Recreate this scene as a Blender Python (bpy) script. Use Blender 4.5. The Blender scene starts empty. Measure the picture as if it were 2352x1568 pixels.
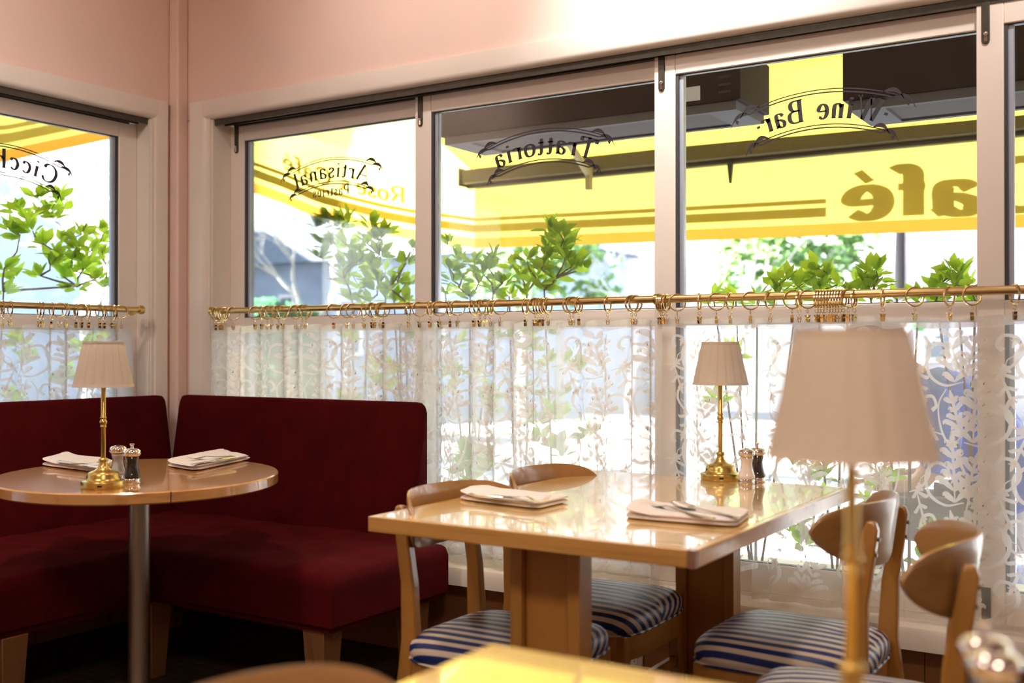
import bpy, math, random
from mathutils import Vector, Matrix, noise
PI = math.pi
sc = bpy.context.scene
COL = sc.collection
rnd = random.Random(7)

# ------------------------------------------------------------------ camera
F_PX = 2480.0
TH = math.radians(57.9); PIT = 17 / F_PX
CAM = Vector((3.83, -3.3, 1.15))
_R = Vector((math.sin(TH), math.cos(TH), 0)); _Fh = Vector((-math.cos(TH), math.sin(TH), 0)); _Z = Vector((0, 0, 1))
_F = _Fh * math.cos(PIT) + _Z * math.sin(PIT); _U = -_Fh * math.sin(PIT) + _Z * math.cos(PIT)
def ray(px, py): return _F + _R * ((px - 1176) / F_PX) + _U * ((784 - py) / F_PX)
def hit(a, px, py, v):
    r = ray(px, py); return CAM + r * ((v - CAM[a]) / r[a])
def hx(px, py, v): return hit(0, px, py, v)
def hy(px, py, v): return hit(1, px, py, v)
def hz(px, py, v): return hit(2, px, py, v)
cd = bpy.data.cameras.new('camera'); cam = bpy.data.objects.new('camera', cd); COL.objects.link(cam)
cam.location = CAM
cam.rotation_euler = Matrix((_R, _U, -_F)).transposed().to_euler()
cd.sensor_width = 36; cd.lens = 36 * F_PX / 2352
cd.clip_start = .05; cd.clip_end = 300
cd.dof.use_dof = True; cd.dof.focus_distance = 3.6; cd.dof.aperture_fstop = 2.3
sc.camera = cam

# ------------------------------------------------------------------ materials
def newmat(name):
    m = bpy.data.materials.new(name); m.use_nodes = True
    nt = m.node_tree; b = nt.nodes['Principled BSDF']; return m, nt, b
def lnk(nt, a, b): nt.links.new(a, b)
def rgb(c): return (c[0], c[1], c[2], 1)
def pm(name, col, rough=.5, metal=0, noise_amt=0, nscale=20, bump=0, bscale=60, coat=0, coatr=.05, sheen=0, stretch=(1, 1, 1), trans=0, spec=.5):
    m, nt, b = newmat(name); N = nt.nodes
    b.inputs['Base Color'].default_value = rgb(col); b.inputs['Roughness'].default_value = rough
    b.inputs['Metallic'].default_value = metal; b.inputs['Specular IOR Level'].default_value = spec
    b.inputs['Coat Weight'].default_value = coat; b.inputs['Coat Roughness'].default_value = coatr
    if sheen:
        b.inputs['Sheen Weight'].default_value = sheen; b.inputs['Sheen Roughness'].default_value = .4
        b.inputs['Sheen Tint'].default_value = rgb([min(1, c * 3 + .05) for c in col])
    b.inputs['Transmission Weight'].default_value = trans
    tc = N.new('ShaderNodeTexCoord'); mp = N.new('ShaderNodeMapping'); mp.inputs['Scale'].default_value = stretch
    lnk(nt, tc.outputs['Object'], mp.inputs['Vector'])
    if True:
        nz = N.new('ShaderNodeTexNoise'); nz.inputs['Scale'].default_value = nscale; nz.inputs['Detail'].default_value = 4
        lnk(nt, mp.outputs[0], nz.inputs['Vector'])
        cr = N.new('ShaderNodeValToRGB'); a = max(noise_amt, .02)
        cr.color_ramp.elements[0].position = .3; cr.color_ramp.elements[1].position = .7
        cr.color_ramp.elements[0].color = rgb([c * (1 - a) for c in col]); cr.color_ramp.elements[1].color = rgb([min(1, c * (1 + a * .6)) for c in col])
        lnk(nt, nz.outputs['Fac'], cr.inputs['Fac']); lnk(nt, cr.outputs[0], b.inputs['Base Color'])
    if bump:
        n2 = N.new('ShaderNodeTexNoise'); n2.inputs['Scale'].default_value = bscale; n2.inputs['Detail'].default_value = 3
        lnk(nt, mp.outputs[0], n2.inputs['Vector'])
        bp = N.new('ShaderNodeBump'); bp.inputs['Strength'].default_value = bump; bp.inputs['Distance'].default_value = .002
        lnk(nt, n2.outputs['Fac'], bp.inputs['Height']); lnk(nt, bp.outputs[0], b.inputs['Normal'])
    return m
def wood(name, c1, c2, stretch=(2, 30, 30), rough=.3, coat=.5, coatr=.1, spec=.5):
    m, nt, b = newmat(name); N = nt.nodes
    tc = N.new('ShaderNodeTexCoord'); mp = N.new('ShaderNodeMapping'); mp.inputs['Scale'].default_value = stretch
    lnk(nt, tc.outputs['Object'], mp.inputs['Vector'])
    nz = N.new('ShaderNodeTexNoise'); nz.inputs['Scale'].default_value = 1; nz.inputs['Detail'].default_value = 6; nz.inputs['Distortion'].default_value = .6
    lnk(nt, mp.outputs[0], nz.inputs['Vector'])
    n2 = N.new('ShaderNodeTexNoise'); n2.inputs['Scale'].default_value = .18; n2.inputs['Detail'].default_value = 2
    lnk(nt, mp.outputs[0], n2.inputs['Vector'])
    mx = N.new('ShaderNodeMath'); mx.operation = 'ADD'; lnk(nt, nz.outputs['Fac'], mx.inputs[0]); lnk(nt, n2.outputs['Fac'], mx.inputs[1])
    cr = N.new('ShaderNodeValToRGB'); cr.color_ramp.elements[0].position = .75; cr.color_ramp.elements[1].position = 1.25 / 1.3
    cr.color_ramp.elements[0].color = rgb(c2); cr.color_ramp.elements[1].color = rgb(c1)
    lnk(nt, mx.outputs[0], cr.inputs['Fac']); lnk(nt, cr.outputs[0], b.inputs['Base Color'])
    b.inputs['Roughness'].default_value = rough; b.inputs['Coat Weight'].default_value = coat; b.inputs['Coat Roughness'].default_value = coatr
    b.inputs['Specular IOR Level'].default_value = spec
    return m
def cloth(name, col, transp=0, transl=.5, tcol=None, rough=.9, noise_amt=.05, nscale=40, stretch=(1, 1, 1)):
    """thin fabric: part open weave, part light passing through, part diffuse"""
    m = bpy.data.materials.new(name); m.use_nodes = True; nt = m.node_tree; N = nt.nodes; N.clear()
    out = N.new('ShaderNodeOutputMaterial'); d = N.new('ShaderNodeBsdfDiffuse'); t = N.new('ShaderNodeBsdfTranslucent'); mx = N.new('ShaderNodeMixShader')
    tc = N.new('ShaderNodeTexCoord'); mp = N.new('ShaderNodeMapping'); mp.inputs['Scale'].default_value = stretch
    nz = N.new('ShaderNodeTexNoise'); nz.inputs['Scale'].default_value = nscale; nz.inputs['Detail'].default_value = 3
    lnk(nt, tc.outputs['Object'], mp.inputs['Vector']); lnk(nt, mp.outputs[0], nz.inputs['Vector'])
    def ramp(c):
        cr = N.new('ShaderNodeValToRGB'); cr.color_ramp.elements[0].position = .3; cr.color_ramp.elements[1].position = .7
        cr.color_ramp.elements[0].color = rgb([x * (1 - noise_amt) for x in c]); cr.color_ramp.elements[1].color = rgb([min(1, x * (1 + noise_amt * .5)) for x in c])
        lnk(nt, nz.outputs['Fac'], cr.inputs['Fac']); return cr.outputs[0]
    lnk(nt, ramp(col), d.inputs['Color']); lnk(nt, ramp(tcol or col), t.inputs['Color'])
    mx.inputs['Fac'].default_value = transl; lnk(nt, d.outputs[0], mx.inputs[1]); lnk(nt, t.outputs[0], mx.inputs[2])
    last = mx.outputs[0]
    if transp:
        tr = N.new('ShaderNodeBsdfTransparent'); m2 = N.new('ShaderNodeMixShader'); m2.inputs['Fac'].default_value = transp
        lnk(nt, last, m2.inputs[1]); lnk(nt, tr.outputs[0], m2.inputs[2]); last = m2.outputs[0]
    lnk(nt, last, out.inputs['Surface'])
    return m
def glassmat(name, tint=(1, 1, 1), refl=1.0):
    m = bpy.data.materials.new(name); m.use_nodes = True; nt = m.node_tree; N = nt.nodes; N.clear()
    out = N.new('ShaderNodeOutputMaterial'); tr = N.new('ShaderNodeBsdfTransparent'); gl = N.new('ShaderNodeBsdfGlossy'); mx = N.new('ShaderNodeMixShader')
    tr.inputs['Color'].default_value = rgb(tint); gl.inputs['Roughness'].default_value = .0
    fr = N.new('ShaderNodeFresnel'); fr.inputs['IOR'].default_value = 1.5
    ml = N.new('ShaderNodeMath'); ml.operation = 'MULTIPLY'; ml.inputs[1].default_value = refl
    lnk(nt, fr.outputs[0], ml.inputs[0]); lnk(nt, ml.outputs[0], mx.inputs['Fac']); lnk(nt, tr.outputs[0], mx.inputs[1]); lnk(nt, gl.outputs[0], mx.inputs[2])
    lnk(nt, mx.outputs[0], out.inputs['Surface']); return m
def emis(name, col, s):
    m = bpy.data.materials.new(name); m.use_nodes = True; nt = m.node_tree; N = nt.nodes; N.clear()
    out = N.new('ShaderNodeOutputMaterial'); e = N.new('ShaderNodeEmission'); e.inputs['Color'].default_value = rgb(col); e.inputs['Strength'].default_value = s
    lnk(nt, e.outputs[0], out.inputs['Surface']); return m

M = {}
M['pink'] = pm('pink_wall_paint', (.86, .655, .57), .55, noise_amt=.03, nscale=3, bump=.25, bscale=25)
M['trim'] = pm('cream_gloss_paint', (.84, .76, .68), .32, noise_amt=.03, nscale=4, bump=.1, bscale=40)
M['sash'] = pm('pinkish_white_sash_paint', (.86, .78, .70), .35, noise_amt=.02, nscale=6)
M['ceil'] = pm('ceiling_paint', (.78, .66, .58), .8)
M['track'] = pm('dark_bronze_metal', (.075, .065, .05), .4, .6, noise_amt=.2, nscale=50)
M['seal'] = pm('dark_glazing_seal', (.05, .05, .055), .5)
M['alu'] = pm('grey_blue_aluminium', (.42, .47, .58), .4, .3)
M['glass'] = glassmat('window_glass', (.97, .985, .98), .8)
M['ink'] = pm('black_sign_vinyl', (.02, .015, .02), .35)
M['brass'] = pm('brushed_brass', (.72, .52, .24), .3, 1, noise_amt=.08, nscale=60, stretch=(1, 8, 8))
M['brass_ring'] = pm('polished_brass', (.80, .62, .33), .2, 1)
M['brass_lamp'] = pm('satin_brass', (.62, .43, .13), .28, 1, noise_amt=.08, nscale=40)
M['sheer2'] = cloth('very_sheer_white_voile', (.94, .93, .91), .76, .72, noise_amt=.04, nscale=300)
M['sheer'] = cloth('sheer_white_voile', (.94, .93, .91), .46, .72, noise_amt=.04, nscale=300)
M['lace'] = cloth('woven_lace_motif', (.92, .88, .85), .22, .60, noise_amt=.03, nscale=300)
M['hem'] = cloth('curtain_heading_tape', (.92, .88, .85), .22, .6, noise_amt=.06, nscale=120)
M['velvet'] = pm('dark_red_velvet', (.074, .0013, .003), .9, noise_amt=.22, nscale=9, bump=.5, bscale=35, sheen=.2, spec=.1)
M['dark_leg'] = wood('brown_bench_leg_wood', (.22, .09, .03), (.12, .045, .015), (30, 30, 3), .4, .3)
M['maple'] = wood('maple_table_lacquer', (.84, .57, .24), (.72, .44, .15), (1.6, 16, 16), .2, 1, .04)
M['maple_edge'] = wood('maple_edge_band', (.62, .33, .09), (.48, .23, .05), (2.5, 30, 60), .3, .6, .12)
M['maple_end'] = pm('dark_end_grain', (.30, .15, .10), .4, noise_amt=.2, nscale=80, coat=.4)
M['ptop'] = wood('round_table_veneer', (.62, .31, .10), (.44, .18, .05), (14, 2.2, 14), .22, .9, .06)
M['leg_panel'] = wood('pedestal_veneer', (.40, .18, .035), (.30, .12, .02), (22, 22, 2), .35, .4, .15)
M['chairw'] = wood('oak_chair_lacquer', (.42, .19, .035), (.31, .125, .02), (24, 24, 3), .3, .6, .12)
M['backw'] = wood('bent_plywood_lacquer', (.36, .185, .06), (.25, .115, .03), (24, 3, 24), .3, .7, .12)
M['wain'] = wood('brown_wainscot', (.30, .13, .045), (.20, .08, .025), (5, 20, 2.2), .35, .5)
M['steel'] = pm('brushed_steel', (.42, .36, .30), .33, 1, noise_amt=.25, nscale=14, stretch=(1, 1, .15))
M['chrome'] = pm('chrome', (.80, .74, .70), .08, 1)
M['cutlery'] = pm('cutlery_steel', (.86, .83, .80), .24, 1)
M['napkin'] = pm('white_linen_napkin', (.93, .86, .83), .85, bump=.5, bscale=900, noise_amt=.03, nscale=60, sheen=.1)
M['shade'] = cloth('cream_pleated_shade', (.76, .67, .57), 0, .28, noise_amt=.03, nscale=200)
M['shade_band'] = cloth('cream_shade_band', (.80, .68, .56), 0, .2)
M['white'] = pm('white_plastic', (.78, .72, .66), .35)
M['salt'] = pm('white_salt', (.95, .92, .90), .5, coat=.3)
M['ceramic'] = pm('glossy_white_body', (.86, .78, .74), .12, coat=1)
M['black_body'] = pm('glossy_black_body', (.03, .02, .02), .12, coat=1)
M['pepper'] = pm('dark_peppercorns', (.06, .035, .025), .6, noise_amt=.8, nscale=400, bump=1, bscale=300)
M['acrylic'] = glassmat('clear_acrylic', (.98, .98, .97), .9)
M['dark'] = pm('dark_slot', (.01, .01, .01), .6)
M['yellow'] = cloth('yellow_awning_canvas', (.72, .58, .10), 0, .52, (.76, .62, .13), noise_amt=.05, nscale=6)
M['yroof'] = cloth('weathered_dimmed_yellow_canvas', (.60, .48, .06), 0, .42, (.27, .215, .03), noise_amt=.16, nscale=4)  # mould blotches, plus weaker sun on the roof darkened into the colour
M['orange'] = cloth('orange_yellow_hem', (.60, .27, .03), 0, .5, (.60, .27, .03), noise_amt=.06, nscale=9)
M['print'] = cloth('olive_awning_print', (.16, .12, .02), 0, .10, (.3, .22, .02))
M['bar'] = pm('painted_awning_bar', (.05, .04, .018), .45, .2, noise_amt=.1)
M['pole_beige'] = pm('beige_painted_arm', (.20, .17, .09), .5)
M['rimgrey'] = pm('grey_heater_rim', (.11, .115, .13), .9, spec=.05)
M['heater'] = pm('dark_heater_steel', (.020, .015, .017), .8, 0, spec=.15, noise_amt=.15, nscale=5)
M['asphalt'] = pm('pale_pavement', (.17, .17, .18), .9, noise_amt=.15, nscale=4)
M['bluechair'] = pm('blue_painted_metal', (.10, .17, .50), .4)
M['skin'] = pm('skin', (.62, .36, .26), .5)
M['shirt'] = pm('blue_shirt', (.10, .17, .72), .9, noise_amt=.15, nscale=8)
M['trousers'] = pm('brown_trousers', (.20, .15, .14), .9)
M['hair'] = pm('dark_hair', (.05, .03, .02), .7)
def striped():
    m, nt, b = newmat('blue_and_cream_striped_sateen'); N = nt.nodes
    tc = N.new('ShaderNodeTexCoord'); sp = N.new('ShaderNodeSeparateXYZ'); lnk(nt, tc.outputs['Object'], sp.inputs[0])
    sg = N.new('ShaderNodeMath'); sg.operation = 'SIGN'; lnk(nt, sp.outputs['Y'], sg.inputs[0])
    dz = N.new('ShaderNodeMath'); dz.operation = 'SUBTRACT'; dz.inputs[0].default_value = .472; lnk(nt, sp.outputs['Z'], dz.inputs[1])
    pw = N.new('ShaderNodeMath'); pw.operation = 'MULTIPLY'; lnk(nt, dz.outputs[0], pw.inputs[0]); lnk(nt, sg.outputs[0], pw.inputs[1])
    yy = N.new('ShaderNodeMath'); yy.operation = 'ADD'; lnk(nt, sp.outputs['Y'], yy.inputs[0]); lnk(nt, pw.outputs[0], yy.inputs[1])
    a = N.new('ShaderNodeMath'); a.operation = 'MULTIPLY'; a.inputs[1].default_value = 1 / .0385; lnk(nt, yy.outputs[0], a.inputs[0])
    a2 = N.new('ShaderNodeMath'); a2.operation = 'ADD'; a2.inputs[1].default_value = 20.27; lnk(nt, a.outputs[0], a2.inputs[0])
    f = N.new('ShaderNodeMath'); f.operation = 'FRACT'; lnk(nt, a2.outputs[0], f.inputs[0])
    cr = N.new('ShaderNodeValToRGB'); cr.color_ramp.interpolation = 'CONSTANT'; e = cr.color_ramp.elements
    e[0].position = 0; e[0].color = rgb((.60, .50, .40)); e[1].position = .46; e[1].color = rgb((.16, .10, .12))
    x = e.new(.485); x.color = rgb((.006, .022, .13)); x = e.new(.975); x.color = rgb((.16, .10, .12))
    lnk(nt, f.outputs[0], cr.inputs['Fac']); lnk(nt, cr.outputs[0], b.inputs['Base Color'])
    b.inputs['Roughness'].default_value = .45; b.inputs['Specular IOR Level'].default_value = .3
    wv = N.new('ShaderNodeTexNoise'); wv.inputs['Scale'].default_value = 700; lnk(nt, tc.outputs['Object'], wv.inputs['Vector'])
    bp = N.new('ShaderNodeBump'); bp.inputs['Strength'].default_value = .25; bp.inputs['Distance'].default_value = .0006
    lnk(nt, wv.outputs['Fac'], bp.inputs['Height']); lnk(nt, bp.outputs[0], b.inputs['Normal'])
    return m
M['stripe'] = striped()
def tiles():
    m, nt, b = newmat('brown_mosaic_floor'); N = nt.nodes
    tc = N.new('ShaderNodeTexCoord'); br = N.new('ShaderNodeTexBrick'); lnk(nt, tc.outputs['Object'], br.inputs['Vector'])
    br.offset = 0; br.inputs['Scale'].default_value = 1; br.inputs['Brick Width'].default_value = .052; br.inputs['Row Height'].default_value = .052
    br.inputs['Mortar Size'].default_value = .003; br.inputs['Color1'].default_value = rgb((.10, .06, .032)); br.inputs['Color2'].default_value = rgb((.075, .045, .028)); br.inputs['Mortar'].default_value = rgb((.03, .022, .015))
    lnk(nt, br.outputs['Color'], b.inputs['Base Color']); b.inputs['Roughness'].default_value = .5
    return m
M['tile'] = tiles()
def grille():
    m, nt, b = newmat('perforated_grille'); N = nt.nodes
    tc = N.new('ShaderNodeTexCoord'); v = N.new('ShaderNodeTexVoronoi'); v.inputs['Scale'].default_value = 70; v.inputs['Randomness'].default_value = 0
    lnk(nt, tc.outputs['Object'], v.inputs['Vector']); cr = N.new('ShaderNodeValToRGB')
    cr.color_ramp.elements[0].position = .38; cr.color_ramp.elements[0].color = rgb((.002, .002, .003)); cr.color_ramp.elements[1].position = .45; cr.color_ramp.elements[1].color = rgb((.085, .08, .085))
    lnk(nt, v.outputs['Distance'], cr.inputs['Fac']); lnk(nt, cr.outputs[0], b.inputs['Base Color']); b.inputs['Roughness'].default_value = .9; b.inputs['Specular IOR Level'].default_value = .05
    return m
M['grille'] = grille()
def leafm(name, c, tc_):
    return cloth(name, c, 0, .55, tc_, noise_amt=.35, nscale=7)
M['leaf'] = leafm('glossy_green_leaves', (.13, .27, .03), (.42, .62, .05))
M['leaf2'] = leafm('lime_green_leaves', (.20, .36, .05), (.55, .80, .08))
M['bark'] = pm('thin_brown_twigs', (.14, .10, .08), .8, noise_amt=.3)
M['far_leaf'] = leafm('pale_street_tree_leaves', (.15, .26, .11), (.22, .36, .13))
M['hedge'] = leafm('clipped_hedge', (.08, .22, .13), (.12, .30, .16))
M['pale_bark'] = pm('pale_tree_bark', (.42, .41, .38), .9, noise_amt=.3, nscale=6)
M['grey_bark'] = pm('grey_twigs', (.38, .38, .43), .9)
M['bwhite'] = pm('white_stucco', (.82, .80, .78), .9, noise_amt=.05, nscale=2)
M['bblue'] = pm('blue_grey_cladding', (.26, .32, .42), .8, noise_amt=.2, nscale=2)
M['bslate'] = pm('slate_roof', (.08, .11, .15), .7, noise_amt=.2, nscale=3)
M['bbrown'] = pm('brown_shingle', (.40, .36, .40), .8, noise_amt=.2, nscale=3)
M['bpale'] = pm('pale_blue_render', (.22, .27, .34), .9)
M['bwin'] = pm('dark_window_glass', (.06, .10, .15), .1)

# ------------------------------------------------------------------ mesh helpers
class MB:
    def __init__(s): s.v = []; s.f = []; s.m = []
    def add(s, vs, fs, mi=0):
        o = len(s.v); s.v += [tuple(v) for v in vs]; s.f += [tuple(i + o for i in f) for f in fs]; s.m += [mi] * len(fs); return s
    def box(s, c, d, rot=None, mi=0):
        c = Vector(c); vs = []
        for x in (-1, 1):
            for y in (-1, 1):
                for z in (-1, 1):
                    p = Vector((x * d[0] / 2, y * d[1] / 2, z * d[2] / 2))
                    if rot is not None: p = rot @ p
                    vs.append(c + p)
        return s.add(vs, [(0, 1, 3, 2), (4, 6, 7, 5), (0, 4, 5, 1), (2, 3, 7, 6), (0, 2, 6, 4), (1, 5, 7, 3)], mi)
    def bb(s, x0, x1, y0, y1, z0, z1, mi=0):
        return s.box(((x0 + x1) / 2, (y0 + y1) / 2, (z0 + z1) / 2), (abs(x1 - x0), abs(y1 - y0), abs(z1 - z0)), None, mi)
    def loft(s, rings, closed=True, caps=True, mi=0):
        n = len(rings[0]); o = len(s.v); vs = [p for r in rings for p in r]; fs = []
        for i in range(len(rings) - 1):
            for j in range(n if closed else n - 1):
                k = (j + 1) % n; fs.append((i * n + j, i * n + k, (i + 1) * n + k, (i + 1) * n + j))
        if caps and closed: fs.append(tuple(range(n))[::-1]); fs.append(tuple((len(rings) - 1) * n + j for j in range(n)))
        return s.add(vs, fs, mi)
    def tube(s, pts, r, n=8, closed=False, mi=0):
        pts = [Vector(p) for p in pts]; L = len(pts); rings = []
        if not hasattr(r, '__len__'): r = [r] * L
        up = None
        for i, p in enumerate(pts):
            if closed: d = pts[(i + 1) % L] - pts[i - 1]
            else: d = pts[min(i + 1, L - 1)] - pts[max(i - 1, 0)]
            d = d.normalized() if d.length > 1e-9 else Vector((0, 0, 1))
            if up is None: up = Vector((0, 0, 1)) if abs(d.z) < .9 else Vector((1, 0, 0))
            a = d.cross(up)
            if a.length < 1e-6: a = d.orthogonal()
            a.normalize(); b = a.cross(d).normalized(); up = b
            rings.append([p + a * (r[i] * math.cos(2 * PI * k / n)) + b * (r[i] * math.sin(2 * PI * k / n)) for k in range(n)])
        if closed: rings.append(rings[0]); return s.loft(rings, True, False, mi)
        return s.loft(rings, True, True, mi)
    def lathe(s, prof, c=(0, 0, 0), n=32, mi=0, caps=True, rfun=None):
        c = Vector(c); rings = []
        for (r, z) in prof:
            rings.append([c + Vector(((r if rfun is None else rfun(r, k / n, z)) * math.cos(2 * PI * k / n), (r if rfun is None else rfun(r, k / n, z)) * math.sin(2 * PI * k / n), z)) for k in range(n)])
        return s.loft(rings, True, caps, mi)
    def sphere(s, c, r, n=12, m=8, sx=(1, 1, 1), mi=0):
        c = Vector(c); rings = []
        for i in range(m + 1):
            a = -PI / 2 + PI * i / m; rr = max(math.cos(a), .001) * r
            rings.append([c + Vector((rr * math.cos(2 * PI * k / n) * sx[0], rr * math.sin(2 * PI * k / n) * sx[1], r * math.sin(a) * sx[2])) for k in range(n)])
        return s.loft(rings, True, True, mi)
    def grid(s, P, mi=0):
        nu = len(P); nv = len(P[0]); fs = []
        for i in range(nu - 1):
            for j in range(nv - 1): fs.append((i * nv + j, i * nv + j + 1, (i + 1) * nv + j + 1, (i + 1) * nv + j))
        return s.add([p for r in P for p in r], fs, mi)
    def prism(s, poly, a, b, axis=2, mi=0):
        def P(q, t):
            if axis == 2: return (q[0], q[1], t)
            if axis == 1: return (q[0], t, q[1])
            return (t, q[0], q[1])
        n = len(poly); vs = [P(q, a) for q in poly] + [P(q, b) for q in poly]
        fs = [tuple(range(n))[::-1], tuple(range(n, 2 * n))] + [(i, (i + 1) % n, n + (i + 1) % n, n + i) for i in range(n)]
        return s.add(vs, fs, mi)
    def build(s, name, mats, parent=None, loc=None, rz=0, bevel=0, bseg=2, sharp=38, subd=0, **props):
        me = bpy.data.meshes.new(name); me.from_pydata(s.v, [], s.f)
        if not isinstance(mats, (list, tuple)): mats = [mats]
        for m in mats: me.materials.append(m)
        me.polygons.foreach_set('material_index', s.m)
        me.validate(); me.update()
        import bmesh
        bm = bmesh.new(); bm.from_mesh(me); bmesh.ops.recalc_face_normals(bm, faces=bm.faces); bm.to_mesh(me); bm.free()
        me.polygons.foreach_set('use_smooth', [True] * len(me.polygons))
        try: me.set_sharp_from_angle(angle=math.radians(sharp))
        except Exception: pass
        o = bpy.data.objects.new(name, me); COL.objects.link(o)
        if parent is not None: o.parent = parent
        if loc is not None: o.location = loc
        o.rotation_euler[2] = rz
        if bevel:
            bv = o.modifiers.new('bevel', 'BEVEL'); bv.width = bevel; bv.segments = bseg; bv.limit_method = 'ANGLE'; bv.angle_limit = math.radians(40); bv.harden_normals = False
        if subd:
            sd = o.modifiers.new('subsurf', 'SUBSURF'); sd.levels = subd; sd.render_levels = subd
        for k, v in props.items(): o[k] = v
        return o
def thing(name, label, cat, loc=(0, 0, 0), rz=0, group=None):
    o = bpy.data.objects.new(name, None); COL.objects.link(o); o.location = loc; o.rotation_euler = (0, 0, rz)
    o.empty_display_size = .05; o['label'] = label; o['category'] = cat
    if group: o['group'] = group
    return o
def tag(o, label, cat, group=None, kind=None):
    o['label'] = label; o['category'] = cat
    if group: o['group'] = group
    if kind: o['kind'] = kind
    return o
def dup(root, loc, rz, label, group=None):
    def cp(o, par):
        c = o.copy(); COL.objects.link(c)
        if par is not None: c.parent = par
        for ch in kids.get(o.name, []): cp(ch, c)
        return c
    kids = {}
    for o in list(COL.objects):
        if o.parent: kids.setdefault(o.parent.name, []).append(o)
    r = cp(root, None); r.location = loc; r.rotation_euler[2] = rz; r['label'] = label
    if group: r['group'] = group
    return r
def catmull(P, k=6, closed=False):
    P = [Vector(p) for p in P]; n = len(P); out = []
    if n < 3: return [P[0].lerp(P[-1], i / k) for i in range(k + 1)]
    rng = n if closed else n - 1
    for i in range(rng):
        p0 = P[(i - 1) % n] if (closed or i > 0) else P[0] * 2 - P[1]
        p1 = P[i]; p2 = P[(i + 1) % n]; p3 = P[(i + 2) % n] if (closed or i + 2 < n) else P[-1] * 2 - P[-2]
        for j in range(k):
            t = j / k
            out.append(.5 * ((2 * p1) + (p2 - p0) * t + (2 * p0 - 5 * p1 + 4 * p2 - p3) * t * t + (3 * p1 - p0 - 3 * p2 + p3) * t ** 3))
    if not closed: out.append(P[-1])
    return out
def interp(xs, ys, x):
    if x <= xs[0]: return ys[0]
    for i in range(len(xs) - 1):
        if x <= xs[i + 1]:
            t = (x - xs[i]) / (xs[i + 1] - xs[i]); return ys[i] * (1 - t) + ys[i + 1] * t
    return ys[-1]
def struct(name, mb, mats, **k):
    o = mb.build(name, mats, kind='structure', **k); return o

# ------------------------------------------------------------------ room shell
RX, RY, RH = 6.6, -6.2, 3.2          # room: x 0..RX, y RY..0
OZ0, OZ1 = .36, 2.165                # window opening
WX0, WX1 = .217, 6.2                 # window-wall opening
LY0, LY1 = -2.75, -.165              # left-wall opening
b = MB(); b.bb(-.2, RX + .2, RY - .2, .2, -.1, 0); struct('floor', b, M['tile'])
b = MB(); b.bb(-.2, RX + .2, RY - .2, .2, RH, RH + .1); struct('ceiling', b, M['ceil'])
b = MB(); b.bb(0, RX + .2, 0, .17, OZ1 - .004, RH); b.bb(0, RX + .2, 0, .17, 0, OZ0 - .02); b.bb(-.0, WX0 - .008, 0, .17, OZ0 - .02, OZ1); b.bb(WX1, RX + .2, 0, .17, OZ0 - .02, OZ1)
struct('wall_back', b, M['pink'])
b = MB(); b.bb(-.17, 0, RY - .2, .17, OZ1, RH); b.bb(-.17, 0, RY - .2, .17, 0, OZ0 - .02); b.bb(-.17, 0, LY1 + .008, .17, OZ0 - .02, OZ1); b.bb(-.17, 0, RY - .2, LY0, OZ0 - .02, OZ1)
struct('wall_left', b, M['pink'])
b = MB(); b.bb(RX, RX + .2, RY - .2, 0, 0, RH); struct('wall_right', b, M['pink'])
b = MB(); b.bb(0, RX, RY - .2, RY, 0, RH); struct('wall_front', b, M['pink'])
b = MB(); b.bb(0.0005, .06, -.06, -.0005, 0, RH - .001); struct('trim_1', b, M['pink'], bevel=.008)
# casings (trim)
def casing_back():
    b = MB(); x0, x1 = .094, .20
    prof = [(0, -.0005), (0, -.022), (.062, -.022), (.074, -.018), (.082, -.006), (.082, -.0005)]   # offset inwards, depth
    # top board
    b.add([p for x in (x0, 6.32) for p in [(x, y, 2.236 - o) for o, y in prof]], [(i, (i + 1) % 6, 6 + (i + 1) % 6, 6 + i) for i in range(6)] + [tuple(range(6)), tuple(range(6, 12))])
    b.add([p for z in (.20, 2.2362) for p in [(x0 + o * 1.2, y - .0004, z) for o, y in prof]], [(i, (i + 1) % 6, 6 + (i + 1) % 6, 6 + i) for i in range(6)] + [tuple(range(6)), tuple(range(6, 12))])
    b.bb(x1 - .004, x1 + .009, -.010, 0, .3, 2.16)
    return b
struct('trim_2', casing_back(), M['trim'])
def casing_left():
    b = MB(); y0 = -.082
    prof = [(0, .0005), (0, .022), (.062, .022), (.074, .018), (.082, .006), (.082, .0005)]
    b.add([p for y in (y0, -2.86) for p in [(x, y, 2.236 - o) for o, x in prof]], [(i, (i + 1) % 6, 6 + (i + 1) % 6, 6 + i) for i in range(6)] + [tuple(range(6)), tuple(range(6, 12))])
    b.add([p for z in (.20, 2.2362) for p in [(x + .0004, y0 - o * .82, z) for o, x in prof]], [(i, (i + 1) % 6, 6 + (i + 1) % 6, 6 + i) for i in range(6)] + [tuple(range(6)), tuple(range(6, 12))])
    b.bb(0, .010, LY1 + .006, LY1 + .016, .3, 2.16)
    return b
struct('trim_3', casing_left(), M['trim'])
# jamb liners
b = MB(); b.bb(WX0 - .014, WX0, -.001, .171, OZ0, OZ1 - .013); b.bb(WX0 - .014, WX1, -.001, .171, OZ1 - .012, OZ1); struct('trim_4', b, M['trim'])
b = MB(); b.bb(-.171, .001, LY1, LY1 + .012, OZ0, OZ1 - .013); b.bb(-.171, .001, LY0, LY1, OZ1 - .012, OZ1); struct('trim_5', b, M['trim'])
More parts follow.
